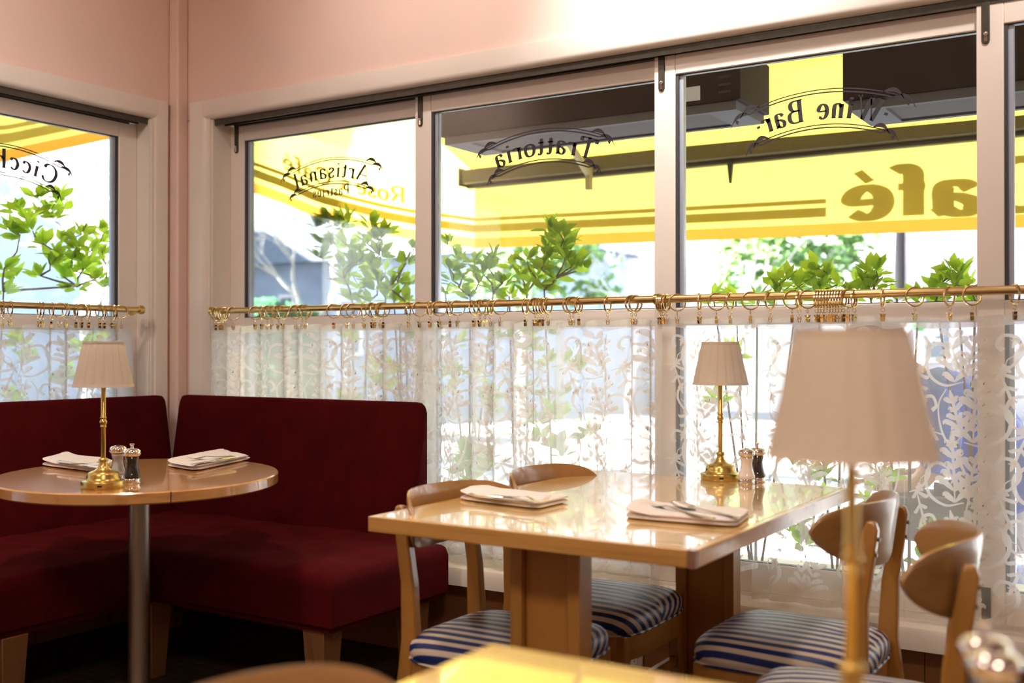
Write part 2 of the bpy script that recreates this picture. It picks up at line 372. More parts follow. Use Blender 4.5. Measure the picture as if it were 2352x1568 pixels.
# sliding tracks
b = MB()
for i, y in enumerate((.010, .045, .080, .115, .150)): b.bb(WX0 + .003 + i * .022, WX1, y - .0035, y + .0035, 2.128, OZ1 - .012)
b.bb(WX0 + .003, WX1, .006, .155, OZ1 - .020, OZ1 - .012); struct('trim_6', b, M['track'])
b = MB()
for i, x in enumerate((-.010, -.045, -.080, -.115)): b.bb(x - .0035, x + .0035, LY0, LY1 - .003 - i * .02, 2.128, OZ1 - .012)
b.bb(-.12, -.006, LY0, LY1 - .003, OZ1 - .020, OZ1 - .012); struct('trim_7', b, M['track'])
# sills
b = MB(); prof = [(.17, OZ0), (-.062, OZ0), (-.078, OZ0 - .006), (-.086, OZ0 - .022), (-.086, .292), (-.0, .285), (.0, OZ0 - .02), (.17, OZ0 - .02)]
b.prism(prof, 0.09, 6.35, 0); b.bb(.22, 6.2, .034, .046, OZ0, OZ0 + .012); b.bb(.22, 6.2, .092, .104, OZ0, OZ0 + .012); struct('trim_8', b, M['trim'])
b = MB(); b.prism([(-.17, OZ0), (.062, OZ0), (.078, OZ0 - .006), (.086, OZ0 - .022), (.086, .292), (0, .285), (0, OZ0 - .02), (-.17, OZ0 - .02)], -2.9, -.09, 1); struct('trim_9', b, M['trim'])
# wainscot + baseboard under the sills
b = MB()
x = .065
while x < 6.5:
    b.bb(x, min(x + .62, 6.55), -.016, -.0006, .0, .284); x += .623
struct('baseboard_back', b, M['wain'])
b = MB()
y = -.09
while y > -5.5:
    b.bb(.0006, .016, y - .62, y, .0, .284); y -= .623
struct('baseboard_left', b, M['wain'])

# ------------------------------------------------------------------ lettering (skeleton strokes)
G = {  # advance, strokes (catmull unless 'L'), serif points (x, y, halfwidth)
 'T': (.78, [['L', (.39, 0), (.39, 1)], ['L', (.03, .97), (.75, .97)], ['L', (.045, .98), (.03, .78)], ['L', (.735, .98), (.75, .78)]], [(.39, .02, .15)]),
 'A': (.86, [['L', (.08, 0), (.42, 1)], ['L', (.42, 1), (.78, 0)], ['L', (.2, .34), (.65, .34)]], [(.08, .02, .10), (.78, .02, .13)]),
 'B': (.76, [['L', (.16, 0), (.16, 1)], [(.16, .97), (.42, .97), (.55, .86), (.55, .66), (.42, .54), (.16, .53)], [(.2, .53), (.48, .52), (.65, .40), (.65, .15), (.48, .02), (.16, .03)]], [(.12, .02, .10), (.12, .98, .10)]),
 'C': (.80, [[(.70, .72), (.64, .90), (.45, .99), (.22, .90), (.09, .66), (.08, .40), (.18, .14), (.40, .01), (.60, .06), (.72, .24)]], []),
 'P': (.70, [['L', (.16, 0), (.16, 1)], [(.16, .97), (.42, .97), (.60, .86), (.60, .60), (.42, .47), (.16, .47)]], [(.16, .02, .13), (.12, .98, .10)]),
 'R': (.78, [['L', (.13, 0), (.13, 1)], [(.13, .94), (.42, .94), (.62, .84), (.62, .60), (.42, .49), (.13, .49)], ['L', (.40, .49), (.66, 0)]], []),
 'W': (1.12, [['L', (.06, 1), (.32, 0)], ['L', (.32, 0), (.56, .9)], ['L', (.50, 1), (.76, 0)], ['L', (.76, 0), (1.03, 1)]], [(.06, .98, .10), (1.03, .98, .10), (.52, .98, .08)]),
 'a': (.54, [[(.10, .48), (.20, .60), (.36, .60), (.41, .46), (.41, .10), (.50, .02)], [(.41, .36), (.22, .32), (.08, .18), (.14, .02), (.28, .01), (.41, .12)]], []),
 'c': (.50, [[(.42, .48), (.34, .60), (.18, .56), (.08, .36), (.12, .12), (.26, .01), (.42, .10)]], []),
 'e': (.53, [[(.10, .33), (.44, .33), (.42, .52), (.28, .62), (.13, .53), (.08, .30), (.14, .08), (.29, .0), (.44, .10)]], []),
 'f': (.36, [[(.36, .93), (.26, 1.0), (.16, .90), (.15, .6), (.15, 0)], ['L', (.02, .6), (.32, .6)]], []),
 'h': (.60, [['L', (.14, 0), (.14, 1.02)], [(.14, .46), (.26, .60), (.40, .58), (.46, .44), (.46, 0)]], [(.14, .02, .11), (.46, .02, .11), (.10, 1.0, .05)]),
 'i': (.30, [['L', (.15, 0), (.15, .60)], ['L', (.15, .79), (.15, .89)]], [(.15, .02, .11), (.10, .58, .06)]),
 'l': (.30, [['L', (.15, 0), (.15, 1.02)]], [(.15, .02, .11), (.10, 1.0, .06)]),
 'n': (.60, [['L', (.14, 0), (.14, .6)], [(.14, .46), (.26, .60), (.40, .58), (.46, .44), (.46, 0)]], [(.14, .02, .11), (.46, .02, .11), (.10, .58, .05)]),
 'o': (.58, [[(.29, .61), (.12, .52), (.07, .30), (.13, .08), (.29, 0), (.45, .08), (.51, .30), (.46, .52), (.29, .61)]], []),
 'r': (.44, [['L', (.14, 0), (.14, .6)], [(.14, .42), (.24, .58), (.38, .58), (.41, .50)]], [(.14, .02, .11), (.10, .58, .05)]),
 's': (.44, [[(.36, .48), (.28, .60), (.14, .58), (.09, .46), (.20, .34), (.34, .24), (.36, .10), (.24, .0), (.09, .04), (.06, .16)]], []),
 't': (.36, [[(.15, .80), (.15, .4), (.16, .10), (.24, .01), (.34, .06)], ['L', (.03, .6), (.31, .6)]], []),
 "'": (.22, [['L', (.12, 1.0), (.08, .76)]], []),
 '.': (.26, [['L', (.13, .34), (.13, .45)]], []), ' ': (.42, [], []),
}
G['é'] = (G['e'][0], G['e'][1] + [['L', (.24, .74), (.38, .98)]], [])
def text_strokes(txt, h, bold=False, gap=.04):
    """list of (points2D, widths) laid out from x=0"""
    out = []; x = 0
    for ch in txt:
        adv, st, sf = G[ch]
        for s in st:
            if s[0] == 'L': P = [Vector(s[1]), Vector(s[1]).lerp(Vector(s[2]), .5), Vector(s[2])]
            else: P = catmull(s, 5)
            W = []
            for i in range(len(P)):
                d = (P[min(i + 1, len(P) - 1)] - P[max(i - 1, 0)]); d = d.normalized() if d.length > 1e-6 else Vector((0, 1))
                if bold: w = bold * (.62 + .38 * abs(d.y))
                else:
                    w = .072 + .11 * abs(d.y) ** 1.5
                    if d.x * d.y > 0 and abs(d.y) < .97 and ch in 'AW': w *= .35
                if ch in 'i.' and s[0] == 'L' and abs(s[1][1] - s[2][1]) < .15: w = .15
                if ch in 'é' and s[0] == 'L': w = .12
                if not bold and s[0] != 'L' and i in (0, len(P) - 1): w = max(w * .7, .05)
                W.append(w * h)
            out.append(([(p.x * h + x, p.y * h) for p in P], W))
        if not bold:
            for (sx, sy, hw) in sf: out.append(([((sx - hw) * h + x, sy * h), (sx * h + x, sy * h), ((sx + hw) * h + x, sy * h)], [.05 * h] * 3))
        x += (adv + gap) * h
    return out, x
def strip(mb, pts, W, fn, mi=0):
    """a ribbon of varying width along a 2D polyline, mapped to 3D by fn(u, v)"""
    P = [Vector(p) for p in pts]; L = len(P); vs = []
    for i in range(L):
        d = P[min(i + 1, L - 1)] - P[max(i - 1, 0)]
        if d.length < 1e-9: d = Vector((1, 0))
        d.normalize(); n = Vector((-d.y, d.x)) * (W[i] / 2)
        vs.append(fn(*(P[i] + n))); vs.append(fn(*(P[i] - n)))
    mb.add(vs, [(2 * i, 2 * i + 1, 2 * i + 3, 2 * i + 2) for i in range(L - 1)], mi)
def sign(mb, txt, W, h, fn, R=.56, extra=None, gap=.10):
    st, w = text_strokes(txt, h, gap=gap)
    k = min(1.55, (W * .93) / w)
    def arc(u, v): a = u / R; return fn((R + v) * math.sin(a), (R + v) * math.cos(a) - R)
    for P, Ws in st: strip(mb, [((x - w / 2) * k, y) for x, y in P], Ws, arc)
    hw = W / 2
    for base, sgn in ((h * 1.27, 1), (-h * .25, 1)):
        for off, t in ((0, .0036), (-.010, .0046)):
            n = 24; a = hw - .02 + (off == 0) * .012
            strip(mb, [(-a + 2 * a * i / n, base + off) for i in range(n + 1)], [t] * (n + 1), arc)
        for s in (-1, 1):
            for q, (du, dv, L) in enumerate(((0, .006, .062), (.030, -.004, .066))):
                P = []; Ws = []
                for i in range(9):
                    t = i / 8
                    P.append((s * (hw - .052 + du + L * t), base + dv - .008 + .022 * math.sin(t * PI * .9) * (1 - t * .2) - .012 * t))
                    Ws.append(.002 + .012 * math.sin(min(1, t * 1.15) * PI) ** 1.5)
                strip(mb, P, Ws, arc)
            c = (s * (hw + .024), base - .020)
            strip(mb, [c, (c[0] - s * .003, c[1] + .007), (c[0] - s * .001, c[1] + .014)], [.004, .010, .003], arc)
    if extra:
        st, w = text_strokes(extra, h * .62, gap=.16)
        for P, Ws in st: strip(mb, [((x - w / 2), y - h * 1.15) for x, y in P], Ws, lambda u, v: fn(u, v - .0))

# ------------------------------------------------------------------ sliding sashes
def sash(n, x0, gx0, gx1, x1, yf, left_wall=False, bolt_x=None, sign_txt=None, cx=0, cz=0, W=.52, h=.075, extra=None):
    """frame from x0..x1, glass gx0..gx1, front face at yf (towards the room = smaller y)"""
    root = bpy.data.objects.new('window_%d' % n, None); COL.objects.link(root); root['kind'] = 'structure'; root.empty_display_size = .05
    d = .030
    def T(mb):
        if left_wall:   # window-wall x -> -y on the left wall, y -> -x
            mb.v = [(-y, -x, z) for x, y, z in mb.v]
        return mb
    f = MB(); y0, y1 = yf, yf + d
    f.bb(x0, gx0, y0, y1, .372, 2.134); f.bb(gx1, x1, y0, y1, .372, 2.134)
    f.bb(gx0, gx1, y0 + .0006, y1, 2.067, 2.134); f.bb(gx0, gx1, y0 + .0006, y1, 1.232, 1.287); f.bb(gx0, gx1, y0 + .0006, y1, .372, .466)
    T(f).build('frame', M['sash'], root, bevel=.003)
    s = MB()
    for z0, z1 in ((1.287, 2.067), (.466, 1.232)):
        s.bb(gx0, gx0 + .010, y0 + .006, y1 - .002, z0, z1); s.bb(gx0 + .010, gx1, y0 + .010, y1 - .002, z1 - .004, z1); s.bb(gx0 + .010, gx1, y0 + .010, y1 - .002, z0, z0 + .003)
    T(s).build('glazing_seal', M['seal'], root)
    a = MB()
    for z0, z1 in ((1.291, 2.063), (.470, 1.228)): a.bb(gx0 + .010, gx0 + .024, y0 + .014, y1 + .006, z0, z1)
    T(a).build('channel', M['alu'], root)
    for z0, z1 in ((1.288, 2.066), (.467, 1.231)):
        g = MB(); g.bb(gx0 + .002, gx1 - .001, y0 + .018, y0 + .023, z0, z1); T(g).build('pane', M['glass'], root)
    if bolt_x is not None:
        k = MB(); zb = 2.134; P = [(-.011, 0), (.011, 0), (.011, -.108), (.0078, -.116), (0, -.119), (-.0078, -.116), (-.011, -.108)]
        k.prism([(bolt_x + p[0], zb + p[1]) for p in P], y0 - .005, y0 + .002, 1)
        bo = T(k).build('flush_bolt', M['track'], root, bevel=.0015)
        k = MB(); k.sphere((bolt_x + .001, y0 - .009, zb - .090), .006); k.bb(bolt_x - .0035, bolt_x + .0045, y0 - .0075, y0 - .0045, zb - .112, zb - .094)
        T(k).build('bolt_knob', M['chrome'], bo)
    if sign_txt:
        t = MB(); sign(t, sign_txt, W, h, lambda u, v: (cx - u, y0 + .0172, cz + v), extra=extra)
        T(t).build('lettering', M['ink'], root, label='black arched lettering read from the street', )
    return root
sash(1, .2175, .303, 1.300, 1.335, .100, bolt_x=hy(544, 320, .1).x, sign_txt='Artisanal', cx=.790, cz=1.866, W=.44, h=.066, extra='Pastries')
sash(2, 1.268, 1.345, 2.345, 2.380, .070, bolt_x=hy(966, 255, .07).x, sign_txt='Trattoria', cx=1.836, cz=1.858, W=.45, h=.073)
sash(3, 2.302, 2.378, 3.355, 3.390, .040, bolt_x=hy(1520, 170, .04).x, sign_txt='.Wine Bar.', cx=2.855, cz=1.866, W=.44, h=.072)
sash(4, 3.318, 3.390, 4.360, 4.400, .010, bolt_x=hy(2264, 60, .01).x)
k = MB(); xl = hy(2265, 1375, .005).x; k.bb(xl - .012, xl + .012, .002, .010, .385, .475); k.build('lower_bolt', M['track'], bpy.data.objects['window_4'], bevel=.002)
sash(5, 4.330, 4.400, 5.240, 5.300, .040)
sash(6, 5.230, 5.300, 6.130, 6.190, .070)
# left wall (window-wall coordinates mirrored through x=-y)
sash(7, .1655, .258, 1.420, 1.480, .080, left_wall=True, sign_txt='Cicchetti', cx=.775, cz=1.858, W=.47, h=.074)
sash(8, 1.440, 1.500, 2.660, 2.740, .045, left_wall=True)
# the left-wall sign must read from the street too: mirror it along the wall
for o in COL.objects:
    if o.name.startswith('lettering') and o.parent and o.parent.name == 'window_7':
        for v in o.data.vertices: v.co.y = -1.55 - v.co.y

# ------------------------------------------------------------------ curtains
def lace_motifs(fn, s0, s1, z0, z1, seed=0):
    """acanthus scrolls as fine ribbons laid over the cloth; fn(s, z, off) -> 3D"""
    mb = MB(); PW, PH = .215, .34
    def st(P, W, cx, cz, mx, my=1, k=5):
        C = catmull(P, k); n = len(C)
        xs = [cx + mx * p.x for p in C]; zs = [cz + p.y * my for p in C]
        if min(xs) < s0 + .004 or max(xs) > s1 - .004 or min(zs) < z0 + .004 or max(zs) > z1: return
        Wn = [interp([i / (len(W) - 1) for i in range(len(W))], W, i / (n - 1)) for i in range(n)]
        strip(mb, list(zip(xs, zs)), Wn, lambda u, v: fn(u, v, .0016))
    def leafs(cx, cz, mx, base, tip, num, size):
        bx, bz = base; tx, tz = tip; ax = Vector((tx - bx, tz - bz)); L = ax.length; a = ax.normalized(); nn = Vector((-a.y, a.x))
        for i in range(num):
            t = i / (num - 1); o = Vector(base) + a * (L * t)
            for sd in (-1, 1):
                l = size * (1.05 - .55 * t) * (.75 + .25 * math.sin(i * 2.1 + sd))
                p1 = o + a * (l * .35) + nn * sd * l * .35; p2 = o + a * (l * .75) + nn * sd * l * .85; p3 = o + a * (l * .80) + nn * sd * l * 1.12; p4 = o + a * l * .62 + nn * sd * l * 1.22
                st([o, p1, p2, p3, p4], [.004, .015 * size / .05, .019 * size / .05, .012 * size / .05, .003], cx, cz, mx, k=3)
        st([Vector(base), Vector(base).lerp(Vector(tip), .5), Vector(tip) + a * size * .5], [.003, .007, .009], cx, cz, mx)
        st([Vector(tip), Vector(tip) + a * size * .5, Vector(tip) + a * size * .95], [.004, .017 * size / .05, .003], cx, cz, mx, k=3)
    i = 0; s = s0 + .02
    while s < s1 + PW:
        mx = 1 if i % 2 == 0 else -1
        z = z1 - .20 - (.17 if i % 2 else 0) + PH
        while z > z0 - PH:
            c = (s, z)
            st([(-.06, -.17), (-.075, -.08), (-.045, 0), (.0, .07), (.015, .15), (-.01, .20)], [.004, .006, .009, .007, .005, .003], *c, mx)          # main stem
            st([(-.06, -.12), (-.005, -.13), (.045, -.10), (.055, -.045), (.025, -.012), (-.012, -.022), (-.016, -.052), (.004, -.066), (.018, -.055)], [.003, .007, .010, .011, .010, .009, .008, .010, .014], *c, mx)   # scroll
            st([(.002, .07), (.045, .085), (.075, .125), (.066, .170), (.035, .178), (.022, .152), (.036, .138)], [.003, .006, .009, .010, .009, .010, .013], *c, mx)
            leafs(*c, mx, (-.035, -.12), (-.028, .035), 6, .050)
            leafs(*c, mx, (.030, .075), (.055, .0), 3, .030)
            leafs(*c, mx, (-.055, .065), (-.030, .160), 5, .040)
            st([(-.04, .05), (-.075, .10), (-.088, .15), (-.06, .19)], [.003, .006, .009, .003], *c, mx)
            for q in range(5):                                                                     # small flower
                a = q * 2 * PI / 5; o = Vector((.078, -.085))
                st([o, o + Vector((math.cos(a), math.sin(a))) * .009, o + Vector((math.cos(a), math.sin(a))) * .015], [.003, .011, .003], *c, mx, k=2)
            st([(.055, -.045), (.075, -.06), (.078, -.085)], [.002, .003, .002], *c, mx, k=3)
            z -= PH
        s += PW / 2 + .012; i += 1
    return mb
def curtain(name_label, place, W, z0, z1, folds, amp, full=1.25, seed=1, skew=0, hemfun=None, group='lace café curtains on the long brass rod', ov=.2, sheer='sheer'):
    """place(u, depth, z) -> world point; u along the rod 0..W"""
    r = random.Random(seed)
    ph = [r.uniform(0, 6.28) for _ in range(4)]; fr = [folds, folds * 1.63, folds * .47]
    SL = W * full
    def u_of(s): return s / full
    def pos(s, z, off=0):
        t = s / SL; hang = 1 - (z - z0) / (z1 - z0)         # 0 top, 1 bottom
        A = amp * (.75 + .35 * hang) * (1 - .25 * math.sin(t * 9 + ph[3]))
        a0 = 2 * PI * fr[0] * t + ph[0] + 1.1 * math.sin(2 * PI * fr[2] * .55 * t + ph[2]) + .8 * math.sin(2 * PI * fr[0] * .41 * t + ph[3]) + .35 * math.sin(2.2 * hang + 11 * t + ph[1])
        dep = A * math.cos(a0) + A * .30 * math.sin(2 * PI * fr[1] * t + ph[1])
        u = u_of(s) - ov * (W / folds) * math.sin(a0) * (.8 + .2 * math.sin(5 * t + ph[1])) + skew * hang * (t - .5)
        # normal offset towards the room (negative depth)
        zz = z
        if hemfun and z < (z0 + .02): pass
        if hemfun: zz = z1 - (z1 - z) * (z1 - hemfun(t)) / (z1 - z0)
        zz -= .006 * math.sin(a0 + .5) * (1 if z > z1 - .05 else .3)
        return Vector(place(u, dep - off, zz))
    ns = max(30, int(SL / .007)); nz = 26
    mb = MB(); hemz = z1 - .030
    zs = [z1, hemz + .001] + [hemz - (hemz - z0 - .018) * j / nz for j in range(1, nz + 1)] + [z0]
    P = [[pos(SL * i / ns, z) for z in zs] for i in range(ns + 1)]
    mb.grid([[row[0], row[1]] for row in P], 1)
    mb.grid([row[1:-1] for row in P], 0)
    mb.grid([row[-2:] for row in P], 1)
    root = mb.build('lace_curtain', [M[sheer], M['hem']], sharp=180)
    tag(root, name_label, 'curtain', group)
    lm = lace_motifs(pos, 0, SL, z0 + .02, z1 - .035, seed)
    lm.build('lace_pattern', M['lace'], root, sharp=180)
    return root
YC = -.044
def pl(x0):
    return lambda u, d, z: (x0 + u, YC + d, z)
def X(px, py=760, y=YC): return hy(px, py, y).x
CURT = [
 ('sheer lace curtain behind the red banquette back, nearest the corner', X(484), X(993), .38, 11, .016, 1.5, 1, 0, None),
 ('sheer lace curtain hanging just right of the red banquette, under the Trattoria pane', X(975), X(1290), .372, 6, .018, 1.5, 2, 0, None),
 ('flat sheer lace curtain behind the far left chair back and left of the middle stile', X(1283), X(1522), .375, 4, .012, 1.2, 3, 0, None),
 ('short lace curtain behind the lamp on the square table, hem ending above the sill', X(1512), X(1742), .372, 3, .010, 1.15, 4, 0, lambda t: .47 - .035 * math.sin(t * PI)),
 ('lace curtain behind the large foreground lampshade', X(1732), X(2085), .374, 4, .010, 1.15, 5, 0, None),
 ('near-flat lace curtain showing large scrolls at the right edge of the photo', X(2070), 4.06, .372, 3, .006, 1.06, 6, 0, None),
]
for lab, a, c, z0, fo, am, fu, sd, sk, hf in CURT:
    curtain(lab, pl(a), c - a, z0, 1.243, fo, am, fu, sd, sk, hf, ov={1: .26, 2: .24, 3: .17, 4: .12, 5: .12, 6: .08}[sd], sheer='sheer' if sd < 4 else 'sheer2')
curtain('lace curtain on the left wall window above the banquette', lambda u, d, z: (.046 - d, -.30 - u + .03 * 0, z), 1.35, .375, 1.238, 13, .015, 1.4, 8, 0, None, group='lace curtains')
curtain('lace curtain on the long rod beyond the right edge of the photo', pl(4.08), .9, .374, 1.243, 8, .015, 1.4, 11)

# ------------------------------------------------------------------ rods and rings
RZ = 1.312; RY0 = -.058; RR = .0125
def rod(label, a, c, brk):
    root = thing('curtain_rod', label, 'curtain rod', a)
    A = Vector(a); b = MB(); b.tube([Vector((0, 0, 0)), Vector(c) - A], RR, 20); b.build('pole', M['brass'], root)
    for p, wn in brk:
        p = Vector(p) - A; wn = Vector(wn); b = MB()
        side = Vector((0, 0, 1)).cross(wn)
        b.tube([p, p + wn * .001], .019, 16)
        b.tube([p - side * .012 + wn * 0, p + side * .012], .018, 16); b.tube([p, p + wn * .052], [.007, .007], 12)
        b.tube([p + wn * .050 + Vector((0, 0, -.004)), p + wn * .057 + Vector((0, 0, -.004))], .020, 20)
        b.build('bracket', M['brass_lamp'], root)
    return root
RXL = X(484, 712, RY0)
rod('long brushed brass café rod across the street-side windows', (RXL + .001, RY0, RZ), (5.6, RY0, RZ), [((X(1512, 685, RY0), RY0, RZ), (0, .999, 0)), ((RXL + .014, RY0, RZ), (-.18, .98, 0)), ((4.6, RY0, RZ), (0, .999, 0))])
rod('short brushed brass café rod on the left wall window', (.058, hx(328, 712, .058).y, 1.316), (.058, -2.6, 1.316), [((.058, hx(322, 712, .058).y, 1.316), (-.98, 0, 0)), ((.058, -1.7, 1.316), (-.999, 0, 0))])
RO = .0292
def ring_meshes():
    b = MB(); n = 36
    for i in range(1): pass
    rings = []
    for k in range(n + 1):
        a = 2 * PI * k / n; ro, ri, w = RO, RO - .0042, .0030
        e = [(ro, -w * .8), (ro, w * .8), (ro - .0012, w), (ri + .0012, w), (ri, w * .8), (ri, -w * .8), (ri + .0012, -w), (ro - .0012, -w)]
        rings.append([Vector((x, r_ * math.sin(a), r_ * math.cos(a))) for r_, x in e])
    b.loft(rings, True, False)
    ring = b
    e = MB(); zc = -RO - .0065
    e.tube([(.0055 * math.cos(2 * PI * k / 12), 0, zc + .0055 * math.sin(2 * PI * k / 12)) for k in range(12)], .0010, 6, True)
    e.tube([(0, 0, zc - .004), (.0025, .001, zc - .008), (-.002, 0, zc - .012), (.001, 0, zc - .017)], .0009, 6)
    c = MB(); zt = zc - .017
    for s in (-1, 1):
        c.add([Vector((x, s * y, zt + z)) for x, y, z in ((-.0045, .001, 0), (.0045, .001, 0), (.0045, .0035, -.006), (-.0045, .0035, -.006), (-.0045, .0012, -.017), (.0045, .0012, -.017))] +
              [Vector((x, s * (y + .0012), zt + z)) for x, y, z in ((-.0045, .003, 0), (.0045, .003, 0), (.0045, .0055, -.006), (-.0045, .0055, -.006), (-.0045, .0022, -.017), (.0045, .0022, -.017))],
              [(0, 1, 2, 3), (3, 2, 5, 4), (6, 7, 8, 9), (9, 8, 11, 10), (0, 1, 7, 6), (4, 5, 11, 10), (0, 3, 9, 6), (3, 4, 10, 9), (1, 2, 8, 7), (2, 5, 11, 8)])
        c.box((0, s * .006, zt + .001), (.009, .001, .010), Matrix.Rotation(s * -.5, 3, 'X'))
    c.tube([(-.005, 0, zt - .006), (.005, 0, zt - .006)], .0022, 8)
    return ring, e, c
_r, _e, _c = ring_meshes()
ring0 = _r.build('curtain_ring', M['brass_ring']); ring0['category'] = 'curtain ring'; ring0['label'] = ''
_e.build('hook', M['brass_ring'], ring0); _c.build('clip', M['brass_ring'], ring0)
used0 = [False]
def put_ring(loc, rz, label, group, seed):
    if not used0[0]:
        o = ring0; used0[0] = True; o.location = loc; o.rotation_euler[2] = rz; o['label'] = label; o['group'] = group
    else: o = dup(ring0, loc, rz, label, group)
    rr = random.Random(seed)
    for ch in COL.objects:
        if ch.parent == o and ch.name.startswith('clip'): ch.rotation_euler = (0, 0, rr.uniform(-1.3, 1.3))
    return o
MAIN = [(495.6, .6), (502.5, .4), (506, .4), (509.4, .45), (515, .6), (535.8, 1), (586.3, 1), (601.2, .3), (614.3, 1), (624.1, .9), (639, 1), (649.4, .7), (679.2, 1), (694.2, .95), (702.2, .9), (766.5, 1), (797.5, 1), (811.2, 1), (835.8, .3), (854.9, 1), (860.6, .35), (873.2, .7), (880.1, 1), (938.6, .3), (963.9, 1), (987.5, .3), (1009, 1), (1033.5, .4), (1050.7, 1), (1088.6, .6), (1102, .9), (1113.8, .9), (1126.4, .35), (1149.4, 1), (1206.8, .4), (1228.6, 1), (1234, .5), (1240, .45), (1247, .45), (1258.4, .6), (1309, 1), (1316.5, 1), (1329.6, .5), (1396, .4), (1451.3, .9), (1459.8, .9), (1514.5, .25), (1518.5, .25), (1522.5, .25), (1531, .5), (1555.4, 1), (1606.9, .2), (1645.5, 1), (1677, .4), (1723.6, 1), (1769, .5), (1819, .9), (1835.7, .3), (1854.8, 1), (1876, .3), (1882, .3), (1889, .3), (1895.5, .3), (1903, .3), (1909.5, .3), (1916, .3), (1922.5, .3), (1929, .35), (1937, .45), (1948, 1), (1962, .3), (2027.5, .2), (2100.8, 1), (2181, .5), (2233, 1), (2330.7, .45)]
LEFT = [(5.8, .2), (23, .3), (89.6, .25), (97, .25), (118, .3), (137, 1), (151, .5), (174, .25), (187, .9), (203, .25), (229, .6), (239, .25), (255, .6), (264, .25), (278.6, 1)]
ordn = lambda n: '%d%s' % (n, 'th' if 10 <= n % 100 <= 20 else {1: 'st', 2: 'nd', 3: 'rd'}.get(n % 10, 'th'))
def yaw_for(px, ratio, axis):
    v = Vector((_F.x, _F.y)) + Vector((_R.x, _R.y)) * ((px - 1176) / F_PX); v.normalize()
    best = None
    for k in range(-54, 55, 3):
        a = math.radians(k); n = Vector((axis.x * math.cos(a) - axis.y * math.sin(a), axis.x * math.sin(a) + axis.y * math.cos(a)))
        e = abs(abs(n.dot(v)) - ratio) + abs(k) * .0006
        if best is None or e < best[0]: best = (e, a)
    return best[1]
SEC = [(957, 'across the Artisanal sash'), (1507, 'across the Trattoria sash'), (2247, 'across the Wine Bar sash'), (9999, 'across the rightmost sash')]
cnt = {}
prevx = None
for i, (px, op) in enumerate(MAIN):
    sec = next(s for l, s in SEC if px < l); cnt[sec] = cnt.get(sec, 0) + 1
    x = hy(px, 700, RY0).x
    if prevx is not None and x - prevx < .0066: x = prevx + .0066
    prevx = x
    shape = 'seen face-on' if op > .85 else ('seen half turned' if op > .42 else 'seen edge-on')
    near = max(.0, .4)
    close = (i > 0 and abs(MAIN[i - 1][0] - px) < 12) or (i < len(MAIN) - 1 and abs(MAIN[i + 1][0] - px) < 12)
    yw = yaw_for(px, op, Vector((1, 0)))
    if close: yw *= .35 if op < .5 else .6
    put_ring((x, RY0, RZ - (RO - .0042 - RR) + .0002), yw, 'brass ring %s, %s from its left, %s' % (sec, ordn(cnt[sec]), shape), 'brass clip rings on the long rod', i)
for i, (px, op) in enumerate(LEFT):
    y = hx(px, 705, .058).y
    shape = 'seen face-on' if op > .85 else ('seen half turned' if op > .42 else 'seen edge-on')
    put_ring((.058, y, 1.316 - (RO - .0042 - RR) + .0002), PI / 2 + yaw_for(px, op, Vector((0, 1))), 'brass clip ring on the left wall rod, %s from the left, %s' % (ordn(i + 1), shape), 'brass clip rings on the left wall rod', 200 + i)

# ------------------------------------------------------------------ banquette
bq = thing('corner_banquette', 'dark red velvet corner banquette with two tall backs and an L-shaped seat', 'banquette', (.5, -.5, 0))
O = Vector((.5, -.5, 0))
def back_panel(along, flip, label=None):
    # profile across: front leans out towards the bottom.  along = (start, end)
    s0, s1 = along; b = MB(); rows = []
    n = 14
    zs = [.945, .952, .952, .945]; R_ = .035
    outl = []
    def front(z): return interp([.44, .69, .95], [.185, .145, .105], z)
    rings = []
    ss = [s0, s0 + .006, s0 + .02, s0 + .045] + [s0 + .045 + (s1 - s0 - .09) * i / 10 for i in range(1, 10)] + [s1 - .045, s1 - .02, s1 - .006, s1]
    for s in ss:
        e = min(s - s0, s1 - s); rr = .035
        drop = (rr - math.sqrt(max(0, rr * rr - max(0, rr - e) ** 2))) if e < rr else 0
        ins = drop * .6
        top = .952 - drop
        pts = []
        for z in (.30, .44, .56, .69, .82, top - .035): pts.append((front(z) - ins, z))
        f = front(top - .02) - ins
        pts += [(f - .003, top - .014), (f - .008, top - .004), (f - .016, top), (.078, top), (.074, top - .006), (.074, .30)]
        rings.append([(Vector((d, -s, z)) if not flip else Vector((s, -d, z))) - O for d, z in pts])
    b.loft(rings)
    return b.build('backrest', M['velvet'], bq)
back_panel((.150, 1.95), False); back_panel((.115, 1.435), True)
